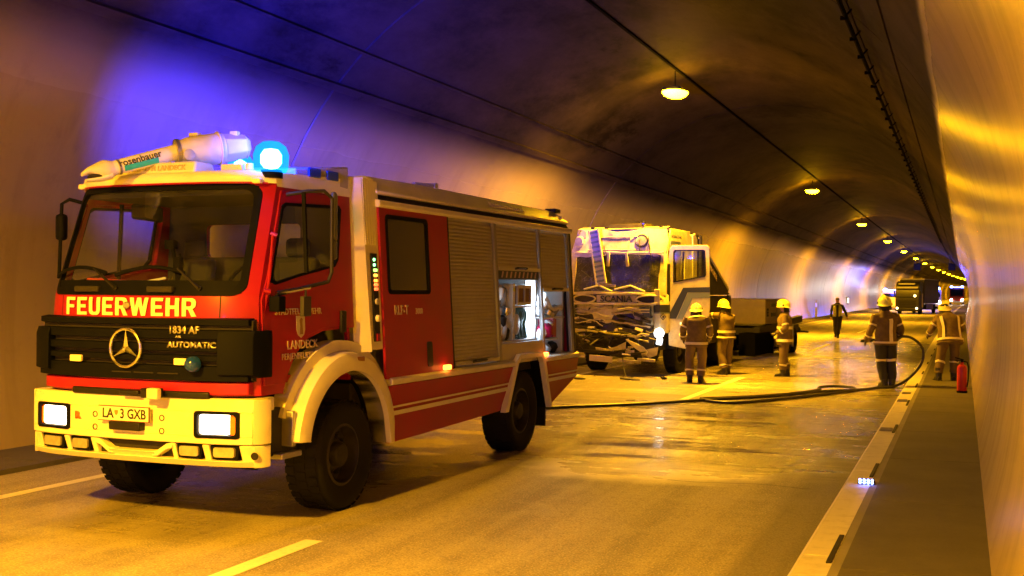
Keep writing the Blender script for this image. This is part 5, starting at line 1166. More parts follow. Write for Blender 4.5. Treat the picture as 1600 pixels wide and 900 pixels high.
mb=MB(); mb.tube(smooth_path([(.35,-.4,.45),(.42,-.5,.22),(.55,-.7,.05),(.75,-.8,.02)],4),.012,5); mb.build('hanging_cable',M['ink'],SR)
for s in (.75,-.9):
    mb=MB(); p=sfr(s*.9,2.02,.08); mb.tube([sfr(-.75+.0 if s<0 else .05,2.03,.08),sfr(-.35 if s<0 else .45,2.12,.1),sfr(.0 if s<0 else .8,1.98,.1)],.02,6); mb.build('wiper_arm',M['lgrey'],SR)
# open door
OD=empty('open_door',(1.22,.30,0),R(12),parent=SR)
DW=1.0
dpoly=[(.02,.72),(.62,.62),(.74,.70),(1.06,1.20),(1.12,1.6),(1.10,3.02),(1.04,3.08),(.10,3.08),(.03,3.0),(-.02,2.6),(.0,1.3)]
dwin=[(.13,2.20),(.98,2.34),(1.01,2.38),(.98,2.94),(.93,2.97),(.18,2.97),(.13,2.92)]
mb=MB(); mb.panel(dpoly,[dwin],lambda a,b,d:(a*.87,d,b),.07); mb.build('door_skin',M['scream'],OD,smooth=0,bevel=.012)
mb=MB(); ring2(mb,dwin,[(.56+(a-.56)*.92,2.62+(b-2.62)*.92) for a,b in dwin],lambda a,b,d:(a*.87,-.008+d,b),.03); mb.build('window_seal',M['black'],OD)
mb=MB(); mb.panel(dwin,[],lambda a,b,d:(a*.87,.03+d,b),.005); mb.build('window_pane',M['glass'],OD,smooth=0)
for nm,mt,poly,dd in (('navy_stripe','sblue',[(1.115,2.10),(.40,2.08),(.05,1.50),(.01,1.50),(.01,1.35),(.22,1.35),(.52,1.97),(1.117,1.97)],.004),('grey_stripe','sgrey',[(1.117,1.965),(.53,1.965),(.235,1.35),(.40,1.35),(.66,1.84),(1.12,1.84)],.004)):
    mb=MB(); mb.panel(poly,[],lambda a,b,d,dd=dd:(a*.87,-dd+d,b),.003); mb.build(nm,M[mt],OD,smooth=0)
mb=MB(); mb.box((.30,-.02,1.24),(.04,.02,.05)); mb.build('door_handle',emit('door_glint',(1,.9,.6),1.2),OD)  # glint on the handle painted as a glow of its own
mb=MB(); mb.box((-.02,-.02,2.2),(.12,.1,.9),(0,0,.3)); mb.build('door_hinge_post',M['chassis'],OD,bevel=.02)
# lit white interior panel & curtain seen through the door window
mb=MB(); mb.bb(1.0,1.04,1.2,2.1,1.2,2.98); mb.bb(.5,1.1,1.75,1.8,1.2,2.95); mb.build('inner_panel',M['scream'],SR)
# locker and step area behind door
mb=MB(); mb.bb(1.18,1.235,1.66,3.2,1.04,1.88); mb.bb(.3,1.2,2.3,3.2,1.04,1.86); mb.build('side_locker',simple('locker_beige',(.34,.28,.22),.5,dirt=((.12,.08,.05),.6)),SR,bevel=.015)
for y in (1.80,2.0): 
    mb=MB(); mb.bb(1.236,1.25,y,y+.09,1.3,1.75); mb.build('locker_slot',M['wreck'],SR)
# sloping black panel with writing
mb=MB(); mb.panel([(2.7,1.90),(2.7,3.30),(3.0,3.25),(5.6,2.02),(5.6,1.90)],[],lambda a,b,d:(1.17-d,a,b),.08); mb.build('sloping_side_panel',M['black'],SR,smooth=0,bevel=.01)
mb=MB(); mb.tube([(1.17,2.75,3.36),(1.17,3.05,3.28),(1.17,5.62,2.05)],.03,6); mb.build('panel_edge_rail',M['lgrey'],SR)
text_obj('TRANSPORTE','lettering',M['textfaint'],SR,.22,lambda a,b,d:(1.172+d,3.95+a*.9-b*-.0,2.58-.47*a*.9+b),.9,.002)
mb=MB(); mb.bb(.2,1.16,3.25,5.7,.62,1.88); mb.build('side_tank',simple('tank_dull',(.05,.042,.035),.6,spec=.15),SR,bevel=.05)
mb=MB(); mb.bb(1.12,1.2,5.62,5.8,1.1,1.9); mb.lathe([(.03,0),(.03,.04)],(1.15,5.7,1.92),(0,0,1),8); mb.build('rear_marker_post',M['black'],SR,bevel=.02)
mb=MB(); [mb.bb(x-.05,x+.05,.2,6.2,.62,.9) for x in (-.4,.4)]; mb.bb(-1.0,1.0,.2,1.1,.6,1.0); mb.bb(.5,1.15,2.3,3.2,.45,1.0); mb.build('frame',M['chassis'],SR,bevel=.01)
mb=MB(); mb.bb(1.0,1.22,2.05,2.1,.25,1.0); mb.bb(1.08,1.16,2.2,2.28,.0+.1,.6); mb.build('mudflap',M['rubber'],SR)
mb=MB(); ar=[(1.45-.68*math.cos(R(10+160*i/14)),.50+.62*math.sin(R(10+160*i/14))) for i in range(15)]
mb.loft([[(.75,a,b),(1.22,a,b),(1.22,a*1.0,b+.05),(.75,a,b+.05)] for a,b in ar]); mb.build('wheel_arch',M['black'],SR)
for s in (-1,1): wheel(SR,s*1.02,1.45,.52,.32,s); wheel(SR,s*1.0,5.0,.50,.55,s)
# splinters and glass strewn on the road round the wreck
rg=random.Random(21); mb=MB()
for k in range(420):
    a=rg.gauss(0,1); x=-7.6+rg.gauss(0,1.5); y=25.2+rg.gauss(0,1.3)
    if x<-9.3: continue
    s_=rg.uniform(.008,.045)*(2 if rg.random()<.06 else 1); t=rg.uniform(0,6.28); z=.006
    mb.add([(x+s_*math.cos(t+q)*r_,y+s_*math.sin(t+q)*r_,z+rg.uniform(0,s_*.5)) for q,r_ in ((0,1),(2.1,.7),(4.0,1.1))],[(0,1,2)])
tag(mb.build('crash_debris',M['wreckc'],None,smooth=0,fixn=False),'pale glass and plastic splinters strewn over the road in front of the wrecked lorry','debris',kind='stuff')
mb=MB()
for (x,y,t,l) in ((-6.9,24.9,.4,.45),(-8.0,24.6,1.2,.35),(-6.3,25.6,2.0,.3),(-8.6,25.3,.1,.4)):
    c=Vector((x,y,.03)); mb.box(c,(l,.1,.03),(.2,.1,t))
tag(mb.build('torn_plastic_pieces',M['ink'],None,smooth=0),'dark torn plastic pieces lying on the road under the wrecked front','debris',kind='stuff')
# ---------------- second vehicle behind: low service trailer with vented cabinet
TR=empty('equipment_trailer',(-6.62,35.2,0),-R(5),'low dark trailer with a beige vented cabinet parked behind the wrecked lorry','trailer')
M['cab2']=simple('cabinet_beige',(.24,.20,.16),.5,dirt=((.2,.14,.08),.5))
# local x toward camera side; side face at x=1.1
mb=MB(); mb.bb(-1.1,1.1,0,2.75,1.02,1.78); mb.build('cabinet',M['cab2'],TR,bevel=.02)
mb=MB(); ring2(mb,[(1.42,1.06),(2.6,1.06),(2.6,1.74),(1.42,1.74)],[(1.50,1.10),(2.52,1.10),(2.52,1.70),(1.50,1.70)],lambda a,b,d:(1.118-d,a,b),.03); mb.build('hatch_frame',M['grey'],TR,bevel=.004)
mb=MB(); mb.bb(1.09,1.112,1.52,2.50,1.11,1.69); mb.build('hatch_door',M['cab2'],TR,bevel=.006)
for y0,y1,z0,z1 in ((.68,1.28,1.54,1.64),(.68,1.24,1.24,1.36),(.15,.34,1.24,1.50)):
    ve=empty('cabinet_vent',parent=TR); mb=MB(); mb.bb(1.095,1.115,y0,y1,z0,z1); mb.build('vent_opening',M['seam'],ve); mb=MB(); [mb.bb(1.1,1.125,y0,y1,z0+(z1-z0)*k/3-.006,z0+(z1-z0)*k/3+.006) for k in range(4)]; mb.build('vent_louvre',M['grey'],ve)
mb=MB(); mb.loft([[(x,y,z),(x,y,z+.22),(x-.2,y,z+.22),(x-.2,y,z)] for x,y,z in ((1.08,-.6,.72),(1.08,1.2,.80),(1.08,5.2,.98))]); mb.bb(-1.0,1.0,-.4,5,.7,.9); mb.build('frame',M['chassis'],TR,bevel=.01)
mb=MB(); mb.bb(.6,1.1,-1.2,.6,.12,.78); mb.bb(.9,1.1,1.0,1.1,.1,.7); mb.bb(1.0,1.1,1.2,2.4,.22,.28); mb.build('side_guard',M['cable'],TR,bevel=.02)
mb=MB(); mb.tube([(1.09,1.6,.62),(1.09,3.6,.78)],.04,6); mb.tube([(1.09,1.5,.42),(1.09,3.6,.58)],.04,6); mb.tube([(1.09,3.6,.2),(1.09,3.6,.95)],.05,6); mb.build('guard_rail',M['lgrey'],TR)
mb=MB(); mb.bb(.95,1.09,1.35,1.75,.15,.52); mb.build('white_box',M['cab2'],TR,bevel=.02)
for s in (-1,1): wheel(TR,s*.95,3.1,.40,.3,s); wheel(TR,s*.95,4.0,.40,.3,s)

# ================================================================ FAR VEHICLES
def far_lorry():
    Y=114; e=empty('box_lorry',(-4.95+bend(Y),Y,0),-R(9),'dark box lorry standing far down the tunnel with its lights on','lorry')
    dk=simple('far_cab_paint',(.004,.004,.005),.5,var=.2)
    mb=MB(); mb.loft([[(-1.22,y,z),(1.22,y,z),(1.22,2.2,z),(-1.22,2.2,z)] for z,y in ((.5,.0),(1.6,0),(2.0,.02),(2.9,.14),(3.3,.5),(3.5,1.2))]); mb.build('cab_body',dk,e,bevel=.05)
    mb=MB(); mb.panel(rrect(-1.05,1.05,1.75,2.65,.08),[],lambda a,b,d:(a,-.01+.15*max(0,b-1.7)-.0+d,b),.02); mb.build('windscreen',M['darkglass'],e,smooth=0)
    mb=MB(); mb.bb(-1.1,1.1,-.12,.1,2.72,2.92); mb.bb(-.9,.8,-.05,.3,3.12,3.3); mb.build('sun_visor',M['grey'],e,bevel=.03)
    for z in (.75,.95,1.15,1.35): 
        mb=MB(); mb.bb(-.9,.9,-.05,.02,z,z+.1); mb.build('grille_bar',M['black'],e)
    mb=MB(); mb.bb(-1.23,1.23,-.12,.3,.3,.62); mb.build('bumper',M['black'],e,bevel=.05)
    for x in (-1.0,1.0):
        mb=MB(); mb.lathe([(.12,0),(.1,.03),(.01,.04)],(x,-.13,.62),(0,-1,0),14); mb.build('headlight',emit('far_headlight_%d'%(x>0),(1,.75,.35),6),e)
        mb=MB(); mb.box((x*1.32,.1,2.2),(.12,.18,.6)); mb.build('mirror',M['black'],e,bevel=.03)
    mb=MB(); mb.lathe([(.14,0),(.1,.05),(.01,.06)],(.80,-.05,1.95),(0,-1,0),12); mb.build('work_lamp',emit('far_work_lamp',(1,.72,.25),6),e)
    mb=MB(); mb.bb(-1.27,1.27,2.6,11,1.1,3.75); mb.build('box_body',simple('lorry_box_grey',(.045,.04,.055),.6),e,bevel=.03)
    mb=MB(); mb.bb(-1.28,1.28,2.58,11.02,3.70,3.79); mb.build('box_rail',M['lgrey'],e)
    mb=MB(); mb.bb(1.24,1.30,1.3,1.75,.7,2.2); mb.build('side_fairing',M['scream'],e,bevel=.03)
    mb=MB(); mb.bb(-.9,.9,.4,11,.6,1.0); mb.bb(-1.2,1.2,4,8,.45,1.05); mb.build('frame',M['black'],e)
    for s in (-1,1):
        for y in (1.4,9.0): wheel(e,s*1.05,y,.5,.3,s)
    e.scale=(.88,.88,.88)
far_lorry()
def emergency(name,label,X,Y,yaw,h,col,power,beam,seed):
    e=empty(name,(X+bend(Y),Y,0),yaw,label,'emergency vehicle')
    body=simple(name+'_paint',col,.35)
    mb=MB(); mb.loft([[(-1.15,y,z),(1.15,y,z),(1.15,6.5,z),(-1.15,6.5,z)] for z,y in ((.4,.0),(1.3,.0),(1.5,.1),(h-.2,.55),(h,.8))]); mb.build('body',body,e,bevel=.06)
    mb=MB(); mb.panel(rrect(-.98,.98,1.5,h-.3,.08),[],lambda a,b,d:(a,.06+.45*(b-1.5)/(h-1.7)+d,b),.02); mb.build('windscreen',M['darkglass'],e,smooth=0)
    mb=MB(); mb.bb(-1.15,1.15,-.08,.1,.35,.65); mb.build('bumper',M['white'],e,bevel=.03)
    for x in (-.85,.85):
        mb=MB(); mb.lathe([(.17,0),(.14,.04),(.01,.06)],(x,-.05,.85),(0,-1,0),14); mb.build('headlight',emit(name+'_headlight%d'%(x>0),(1,.95,.85),beam),e)
        b=empty('beacon',parent=e); mb=MB(); mb.lathe([(.18,0),(.20,.08),(.2,.2),(.1,.3)],(x,1.1,h),(0,0,1),14); mb.build('beacon_dome',emit(name+'_beacon%d'%(x>0),(.12,.22,1),40),b)
    mb=MB(); mb.box((0,1.1,h+.08),(1.5,.3,.14)); mb.build('light_bar',emit(name+'_bar',(.2,.3,1),9),e,bevel=.03)
    for s in (-1,1):
        for y in (1.1,5.2): wheel(e,s*1.0,y,.42,.28,s)
    for (lx,ly,lz,en,c) in ((0,.4,h+.9,power,(.05,.06,1)),):
        ld=bpy.data.lights.new('flash','POINT'); ld.energy=en; ld.color=c; ld.shadow_soft_size=.4; lo=bpy.data.objects.new('flash',ld); COL.objects.link(lo); lo.parent=e; lo.location=(lx,ly,lz)
    return e
v1=emergency('police_van','white emergency van with blue lights standing beside the far box lorry',-3.9,150,R(6),2.4,(.7,.7,.7),900,90,1)
v2=emergency('rescue_truck','emergency vehicle with dazzling headlights close to the right wall at the far end',-2.05,208,R(0),2.9,(.3,.02,.02),80,150,2)
v3=emergency('patrol_car','emergency vehicle with blue lights hidden behind the far box lorry against the left wall',-8.0,141,R(-4),2.2,(.7,.7,.7),200,10,3)
v4=emergency('command_vehicle','white command vehicle parked behind the viewpoint, its blue lights tinting the near walls',-2.6,-15,R(0),2.4,(.7,.7,.7),800,20,4)
# headlights of the far vehicles grazing the left wall
for (x,y,tx,ty,tz,en) in ((-6.3,113,-10.8,118,1.9,160),(-4.2,149.8,-10.8,112,2.0,120)):
    ld=bpy.data.lights.new('headlight_beam','SPOT'); ld.energy=en; ld.color=(1,.85,.62); ld.spot_size=R(15); ld.spot_blend=.35; ld.shadow_soft_size=.12
    lo=bpy.data.objects.new('headlight_beam',ld); COL.objects.link(lo); lo.location=(x+bend(y),y-1.0,.8)
    d_=Vector((tx+bend(ty),ty,tz))-lo.location; lo.rotation_euler=d_.to_track_quat('-Z','Y').to_euler()
# ================================================================ PEOPLE
M['skin']=simple('skin',(.48,.28,.19),.5,var=.1)
M['coat']=simple('turnout_coat_tan',(.20,.14,.06),.85,var=.6,scale=7,bmp=.6,bscale=16,dirt=((.06,.045,.03),.8))
M['trous']=simple('turnout_trousers_tan',(.15,.105,.055),.85,var=.35,scale=9,bmp=.4,bscale=40,dirt=((.10,.07,.04),.6))
M['trousd']=simple('dark_navy_trousers',(.022,.024,.032),.8,var=.3,bmp=.3)
M['trousb']=simple('brown_trousers',(.14,.095,.06),.8,var=.3,bmp=.3,bscale=40)
M['refl']=simple('reflective_tape',(.80,.76,.52),.35,var=.15,scale=20)
M['glove']=simple('glove_leather',(.05,.045,.045),.7)
M['boot']=simple('boot_rubber',(.018,.018,.018),.45)
M['helm']=simple('helmet_luminous_yellow',(.74,.80,.22),.32,var=.06,coat=.3)
M['helmw']=simple('helmet_cream',(.74,.68,.46),.35,var=.12)
M['clothblk']=simple('black_cloth',(.02,.02,.022),.85)
M['vest']=simple('hi_vis_vest',(.62,.62,.10),.7,var=.15)
M['hair']=simple('dark_hair',(.03,.02,.015),.7)
def person(label, loc, yaw, pose, kit):
    """pose: joints in metres (x right, y forward, z up) overriding a relaxed standing figure"""
    e=empty('person',loc,yaw,label,'person')
    J=dict(pel=(0,0,.95),bel=(0,.0,1.12),che=(0,.0,1.32),neb=(0,.0,1.47),nek=(0,.01,1.54),hea=(0,.02,1.64),top=(0,.01,1.74),
      shL=(-.19,0,1.42),elL=(-.27,-.02,1.14),wrL=(-.29,.06,.90),shR=(.19,0,1.42),elR=(.27,-.02,1.14),wrR=(.29,.06,.90),
      hiL=(-.10,0,.90),knL=(-.12,.03,.50),anL=(-.13,-.02,.10),toL=(-.15,.15,.045),hiR=(.10,0,.90),knR=(.12,.03,.50),anR=(.13,-.02,.10),toR=(.15,.15,.045))
    J.update(pose); J={k:Vector(v) for k,v in J.items()}
    # hands: palm, four fingers, thumb
    for s,sg in (('L',-1),('R',1)):
        w_=J['wr'+s]; d=(w_-J['el'+s]).normalized(); sd=Vector((0,1,0)); sd=(sd-d*sd.dot(d)).normalized(); cu=d.cross(sd)*(-sg)
        J['pa'+s]=w_+d*.075
        for k in range(4):
            b=J['pa'+s]+sd*(.028-.019*k)+d*.01; ln=(.034,.038,.035,.028)[k]
            J[f'f{k}a{s}']=b+d*ln*.8; J[f'f{k}b{s}']=b+d*ln*1.7+cu*.016*(1+.2*k)
        J['th1'+s]=w_+d*.035+sd*.038; J['th2'+s]=w_+d*.07+sd*.056+cu*.012
    fwd=Vector((0,1,0)); hd=(J['top']-J['nek']).normalized(); f_=pose.get('face',(0,1,0)); f_=Vector(f_).normalized()
    J['nos']=J['hea']+f_*.105-hd*.01
    rt=f_.cross(hd).normalized()
    J['eaL']=J['hea']-rt*.085; J['eaR']=J['hea']+rt*.085; J['chn']=J['hea']+f_*.075-hd*.075
    names=[k for k in J if k!='face']; idx={k:i for i,k in enumerate(names)}
    E_=[('pel','bel','c'),('bel','che','c'),('che','neb','c'),('neb','nek','s'),('nek','hea','s'),('hea','top','s'),('hea','nos','s'),('hea','eaL','s'),('hea','eaR','s'),('hea','chn','s')]
    for s in 'LR':
        E_+=[('che','sh'+s,'c'),('sh'+s,'el'+s,'c'),('el'+s,'wr'+s,'c'),('wr'+s,'pa'+s,'g'),('wr'+s,'th1'+s,'g'),('th1'+s,'th2'+s,'g'),('pel','hi'+s,'t'),('hi'+s,'kn'+s,'t'),('kn'+s,'an'+s,'t'),('an'+s,'to'+s,'b')]
        for k in range(4): E_+=[('pa'+s,f'f{k}a{s}','g'),(f'f{k}a{s}',f'f{k}b{s}','g')]
    rad=dict(pel=(.15,.115),bel=(.14,.11),che=(.17,.12),neb=(.075,.07),nek=(.06,.06),hea=(.082,.095),top=(.06,.07),nos=(.014,.014),eaL=(.014,.018),eaR=(.014,.018),chn=(.032,.03))
    for s in 'LR':
        rad.update({'sh'+s:(.07,.07),'el'+s:(.052,.052),'wr'+s:(.032,.026),'pa'+s:(.042,.018),'th1'+s:(.012,.012),'th2'+s:(.010,.010),'hi'+s:(.10,.10),'kn'+s:(.072,.075),'an'+s:(.052,.055),'to'+s:(.045,.035)})
        for k in range(4): rad[f'f{k}a{s}']=(.0095,.0095); rad[f'f{k}b{s}']=(.008,.008)
    me=bpy.data.meshes.new('body'); me.from_pydata([J[k] for k in names],[(idx[a],idx[b]) for a,b,_ in E_],[])
    o=bpy.data.objects.new('body',me); COL.objects.link(o)
    sk_=o.modifiers.new('skin','SKIN'); 
    if not me.skin_vertices: me.skin_vertices_layer_add() if hasattr(me,'skin_vertices_layer_add') else None
    if not me.skin_vertices:
        import bmesh
        bm=bmesh.new(); bm.from_mesh(me); bm.verts.layers.skin.verify(); bm.to_mesh(me); bm.free()
    for k in names:
        sv=me.skin_vertices[0].data[idx[k]]; sv.radius=rad[k]; sv.use_root=(k=='pel')
    sb=o.modifiers.new('sub','SUBSURF'); sb.levels=1; sb.render_levels=1
    dg=bpy.context.evaluated_depsgraph_get(); dg.update(); m2=bpy.data.meshes.new_from_object(o.evaluated_get(dg)); bpy.data.objects.remove(o)
    mats={'c':M[kit.get('coat','coat')],'s':M['skin'],'g':M[kit.get('glove','glove')],'t':M[kit.get('trous','trous')],'b':M['boot']}
    keys=list(mats); m2.materials.clear(); [m2.materials.append(mats[k]) for k in keys]
    segs=[(J[a],J[b],keys.index(t)) for a,b,t in E_]
    for p in m2.polygons:
        c=p.center; best=9
        for a,b,t in segs:
            ab=b-a; q=max(0,min(1,(c-a).dot(ab)/max(ab.length_squared,1e-9))); d=(a+ab*q-c).length
            if d<best: best=d; mi=t
        p.material_index=mi; p.use_smooth=True
    m2.name='body'; ob=bpy.data.objects.new('body',m2); COL.objects.link(ob); ob.parent=e
    sd_=sum(map(ord,label))%97
    def wr(v,a=.02): return jit(jit(v,a,7,sd_),a*.6,19,sd_)
    tm=M[kit.get('coat','coat')]
    # ---- coat / vest
    hem=kit.get('hem',.80)
    up_=(J['neb']-J['pel'])
    axis=[J['pel']+(J['pel']-J['bel']).normalized()*(J['pel'].z-hem), J['pel'],J['bel'],J['che'],J['che'].lerp(J['neb'],.45),J['neb'],J['neb'].lerp(J['nek'],.6)]
    W=kit.get('fat',1.0); wd=[(.235,.175),(.215,.16),(.20,.15),(.225,.155),(.215,.14),(.115,.10),(.085,.085)]
    if kit.get('vest'): wd=[(.19,.14),(.185,.135),(.18,.13),(.20,.14),(.185,.12),(.10,.09),(.08,.08)]
    ring=[]
    rx_=(J['shR']-J['shL']).normalized()
    P=[];Wd=[]
    for i in range(len(axis)-1):
        for k in range(3): P.append(axis[i].lerp(axis[i+1],k/3)); Wd.append((wd[i][0]+(wd[i+1][0]-wd[i][0])*k/3,wd[i][1]+(wd[i+1][1]-wd[i][1])*k/3))
    P.append(axis[-1]); Wd.append(wd[-1])
    def tring(i,gr=0): 
        t=(P[min(i+1,len(P)-1)]-P[max(i-1,0)]).normalized(); r_=(rx_-t*rx_.dot(t)).normalized(); f=t.cross(r_)
        return [P[i]+r_*((Wd[i][0]*W+gr)*math.copysign(abs(math.cos(a))**.85,math.cos(a)))+f*((Wd[i][1]*W+gr)*math.copysign(abs(math.sin(a))**.85,math.sin(a))) for a in [2*math.pi*j/24 for j in range(24)]]
    mb=MB(); mb.loft([[wr(v) for v in tring(i)] for i in range(len(P))],True,True)
    def limb(a,b,c,r0,r1,r2,mb,gr=0,t0=0,t1=1,n=12):
        pts=[];rr=[]
        for k in range(n+1):
            t=t0+(t1-t0)*k/n
            if t<.5: q=t*2; pts.append(a.lerp(b,q)); rr.append(r0+(r1-r0)*q+gr)
            else: q=t*2-1; pts.append(b.lerp(c,q)); rr.append(r1+(r2-r1)*q+gr)
        for k in range(1,n): # round the joint
            if abs((t0+(t1-t0)*k/n)-.5)<.09: pts[k]=pts[k]*.6+(pts[k-1]+pts[k+1])*.2
        m3=MB(); m3.tube(pts,rr,12); mb.add([wr(v,.017) for v in m3.v],m3.f)
    if not kit.get('vest'):
        for s in 'LR': limb(J['sh'+s],J['el'+s],J['wr'+s],.088,.072,.062,mb)
    mb.build('vest' if kit.get('vest') else 'coat',M['vest'] if kit.get('vest') else tm,e,smooth=60)
    if kit.get('vest'):
        mb=MB(); mb.panel([(-.045,.9),(.045,.9),(.055,1.45),(-.055,1.45)],[],lambda a,b,d:(a,.128+.02*(b-.9)+.02-d,b),.012); mb.build('shirt_front',M['clothblk'],e,smooth=0)
        mb=MB(); mb.tube([Vector((.09*math.cos(a),.02+.085*math.sin(a),1.49+.02*math.sin(a))) for a in [2*math.pi*i/16 for i in range(16)]],.035,8,closed=True); mb.build('collar',M['clothblk'],e)
        mb=MB(); [limb(J['sh'+s],J['el'+s],J['wr'+s],.072,.058,.045,mb) for s in 'LR']; mb.build('jacket_sleeves',M['clothblk'],e,smooth=60)
    # trousers
    mb=MB()
    for s in 'LR': limb(J['hi'+s]+Vector((0,0,.04)),J['kn'+s],J['an'+s]+Vector((0,0,.06)),.125,.098,.088 if not kit.get('vest') else .07,mb)
    mb.build('trousers',M[kit.get('trous','trous')],e,smooth=60)
    # reflective tape
    def band(i0,gr,name='reflective_band'):
        m3=MB(); m3.loft([tring(i0,gr),tring(i0+1,gr)],True,False); m3.build(name,M['refl'],e,smooth=60,fixn=False)
    if kit.get('bands',True) and not kit.get('vest'):
        for i in kit.get('tb',(1,)): band(i,.020)
        if kit.get('back'):
            m3=MB(); 
            rows=[tring(i,.022) for i in range(2,12)]
            for j0 in kit['back']:
                m3.loft([[r[j0],r[(j0+1)%24]] for r in rows],False,False)
            m3.build('back_stripe',M['refl'],e,smooth=60,fixn=False)
        for s in 'LR':
            for t0,t1 in ((.30,.36),(.74,.80)):
                m3=MB(); limb(J['sh'+s],J['el'+s],J['wr'+s],.088,.072,.062,m3,.008,t0,t1,2); m3.build('reflective_band',M['refl'],e,smooth=60)
    if kit.get('legband',True) and not kit.get('vest'):
        for s in 'LR':
            t0=kit.get('lb',.72); m3=MB(); limb(J['hi'+s]+Vector((0,0,.04)),J['kn'+s],J['an'+s]+Vector((0,0,.06)),.125,.098,.088,m3,.008,t0,t0+.055,2); m3.build('reflective_band',M['refl'],e,smooth=60)
    # boots
    for s in 'LR':
        a,t=J['an'+s],J['to'+s]; m3=MB(); d=(t-a); d.z=0; d=d.normalized() if d.length>.01 else Vector((0,1,0))
        ht=.20 if not kit.get('vest') else .06
        zb=a.z-.10
        m3.tube([Vector((a.x,a.y,zb+ht+.08)),Vector((a.x,a.y,zb+.12)),Vector((a.x,a.y,zb+.02))],[.075,.068,.062] if not kit.get('vest') else [.05,.05,.045],12)
        m3.tube([a-d*.07+Vector((0,0,-.055)),a+d*.02+Vector((0,0,-.04)),a+d*.12+Vector((0,0,-.055)),a+d*.19+Vector((0,0,-.065))],[.042,.058,.052,.032],12)
        m3.box(a+d*.06+Vector((0,0,-.092)),(.10,.28,.022),Matrix.Rotation(math.atan2(-d.x,d.y),3,'Z'))
        m3.build('boot',M['boot'],e,smooth=50)
    # head gear
    c=J['hea']+hd*.045; B=Matrix((rt,f_,hd)).transposed()
    hm=kit.get('helmet')
    if hm:
        H=empty('helmet',parent=e)
        m3=MB(); rings=[]
        for k in range(9):
            ph=k/8*math.pi/2; r=math.cos(ph); h=math.sin(ph)
            rings.append([c+B@Vector((.125*r*math.cos(a),.155*r*math.sin(a)-.005,.125*h)) for a in [2*math.pi*j/24 for j in range(24)]])
        rings.insert(0,[c+B@Vector((.130*math.cos(a),.160*math.sin(a)-.01+.0*math.sin(a),-.035-(.03 if math.sin(a)<0 else 0)*abs(math.sin(a)))) for a in [2*math.pi*j/24 for j in range(24)]])
        rings.insert(0,[c+B@Vector((.148*math.cos(a),(.195 if math.sin(a)>0 else .182)*math.sin(a)-.01,-.045-(.035 if math.sin(a)<0 else 0)*abs(math.sin(a)))) for a in [2*math.pi*j/24 for j in range(24)]])
        m3.loft(rings,True,False); m3.build('helmet_shell',M[hm],H,smooth=60,fixn=False)
        m3=MB(); m3.tube([c+B@Vector((0,.157*math.cos(t),.134*math.sin(t)+.002)) for t in [math.pi*(i+.6)/13.2 for i in range(13)]],.014,6); m3.build('helmet_comb',M[hm],H)
        m3=MB(); m3.lathe([(.022,0),(.018,.012)],c+B@Vector((.125,.01,.0)),rt,10); m3.lathe([(.022,0),(.018,.012)],c+B@Vector((-.125,.01,.0)),-rt,10); m3.box(c+B@Vector((0,.155,.045)),(.05,.02,.05),B); m3.build('helmet_fitting',M['clothblk'],H)
        # dark neck cloth
        m3=MB(); m3.loft([[c+B@Vector((.118*math.cos(a),.125*math.sin(a)-.01,z)) for a in [math.pi*(.98+1.04*j/14) for j in range(15)]] for z in (-.03,-.09)]+[[c+B@Vector((.125*math.cos(a),.135*math.sin(a)-.01,-.165)) for a in [math.pi*(.98+1.04*j/14) for j in range(15)]]],False,False)
        m3.build('neck_cloth',M['clothblk'],H,smooth=60,fixn=False)
        if kit.get('hood'):
            m3=MB(); m3.lathe([(.02,-.16),(.10,-.13),(.115,-.05),(.115,.02)],c,hd,18); m3.build('flash_hood',M['clothblk'],H,smooth=60)
    else:
        m3=MB(); rings=[]
        for k in range(7):
            ph=-.15+k/6*(math.pi/2+.15); r=math.cos(ph); h=math.sin(ph)
            rings.append([c+B@Vector((.092*r*math.cos(a),.108*r*math.sin(a)-.018,.085*h)) for a in [2*math.pi*j/20 for j in range(20)]])
        m3.loft(rings,True,False); m3.build('hair',M['hair'],e,smooth=60,fixn=False)
    if kit.get('face'):
        for s in (-1,1):
            m3=MB(); m3.lathe([(.001,-.011),(.011,0),(.001,.011)],J['hea']+f_*.088+rt*.032*s+hd*.015,f_,10); m3.build('eye',M['clothblk'],e)
        m3=MB(); m3.box(J['hea']+f_*.098-hd*.05,(.045,.012,.01),B); m3.build('mouth',simple('lips',(.3,.1,.08),.5),e)
    e.scale=[kit.get('size',1.0)]*3
    return e
FWD=0
person('firefighter seen from behind in a cream helmet, leaning in beside the open lorry door',(-5.42,24.95,0),R(8),
   dict(che=(0,.05,1.31),neb=(-.02,.10,1.45),nek=(-.02,.14,1.50),hea=(-.02,.19,1.58),top=(-.02,.22,1.67),shL=(-.20,.06,1.40),shR=(.20,.06,1.41),elL=(-.30,.03,1.14),wrL=(-.29,.18,.94),elR=(.30,.04,1.14),wrR=(.27,.20,.96),
        knL=(-.15,.06,.50),anL=(-.14,.04,.10),toL=(-.17,.2,.045),knR=(.13,.06,.50),anR=(.10,.02,.10),toR=(.14,.18,.045)),
   dict(helmet='helmw',hood=True,trous='trousb',hem=.78,tb=(1,13),fat=1.04,lb=.80))
person('firefighter with a bright yellow helmet raising one arm towards the lorry cab',(-5.30,27.75,0),R(62),
   dict(shL=(-.19,.03,1.42),elL=(-.26,.30,1.42),wrL=(-.20,.55,1.50),elR=(.27,.05,1.14),wrR=(.27,.22,1.0),knL=(-.12,.05,.5),anL=(-.12,-.04,.10),toL=(-.12,.13,.045),anR=(.12,.06,.10),toR=(.13,.23,.045),
        che=(0,.02,1.32),neb=(0,.04,1.47),nek=(0,.05,1.54),hea=(0,.08,1.63),top=(0,.07,1.73)),
   dict(helmet='helm',hem=.86,tb=(1,4),fat=1.02,face=False,lb=.86))
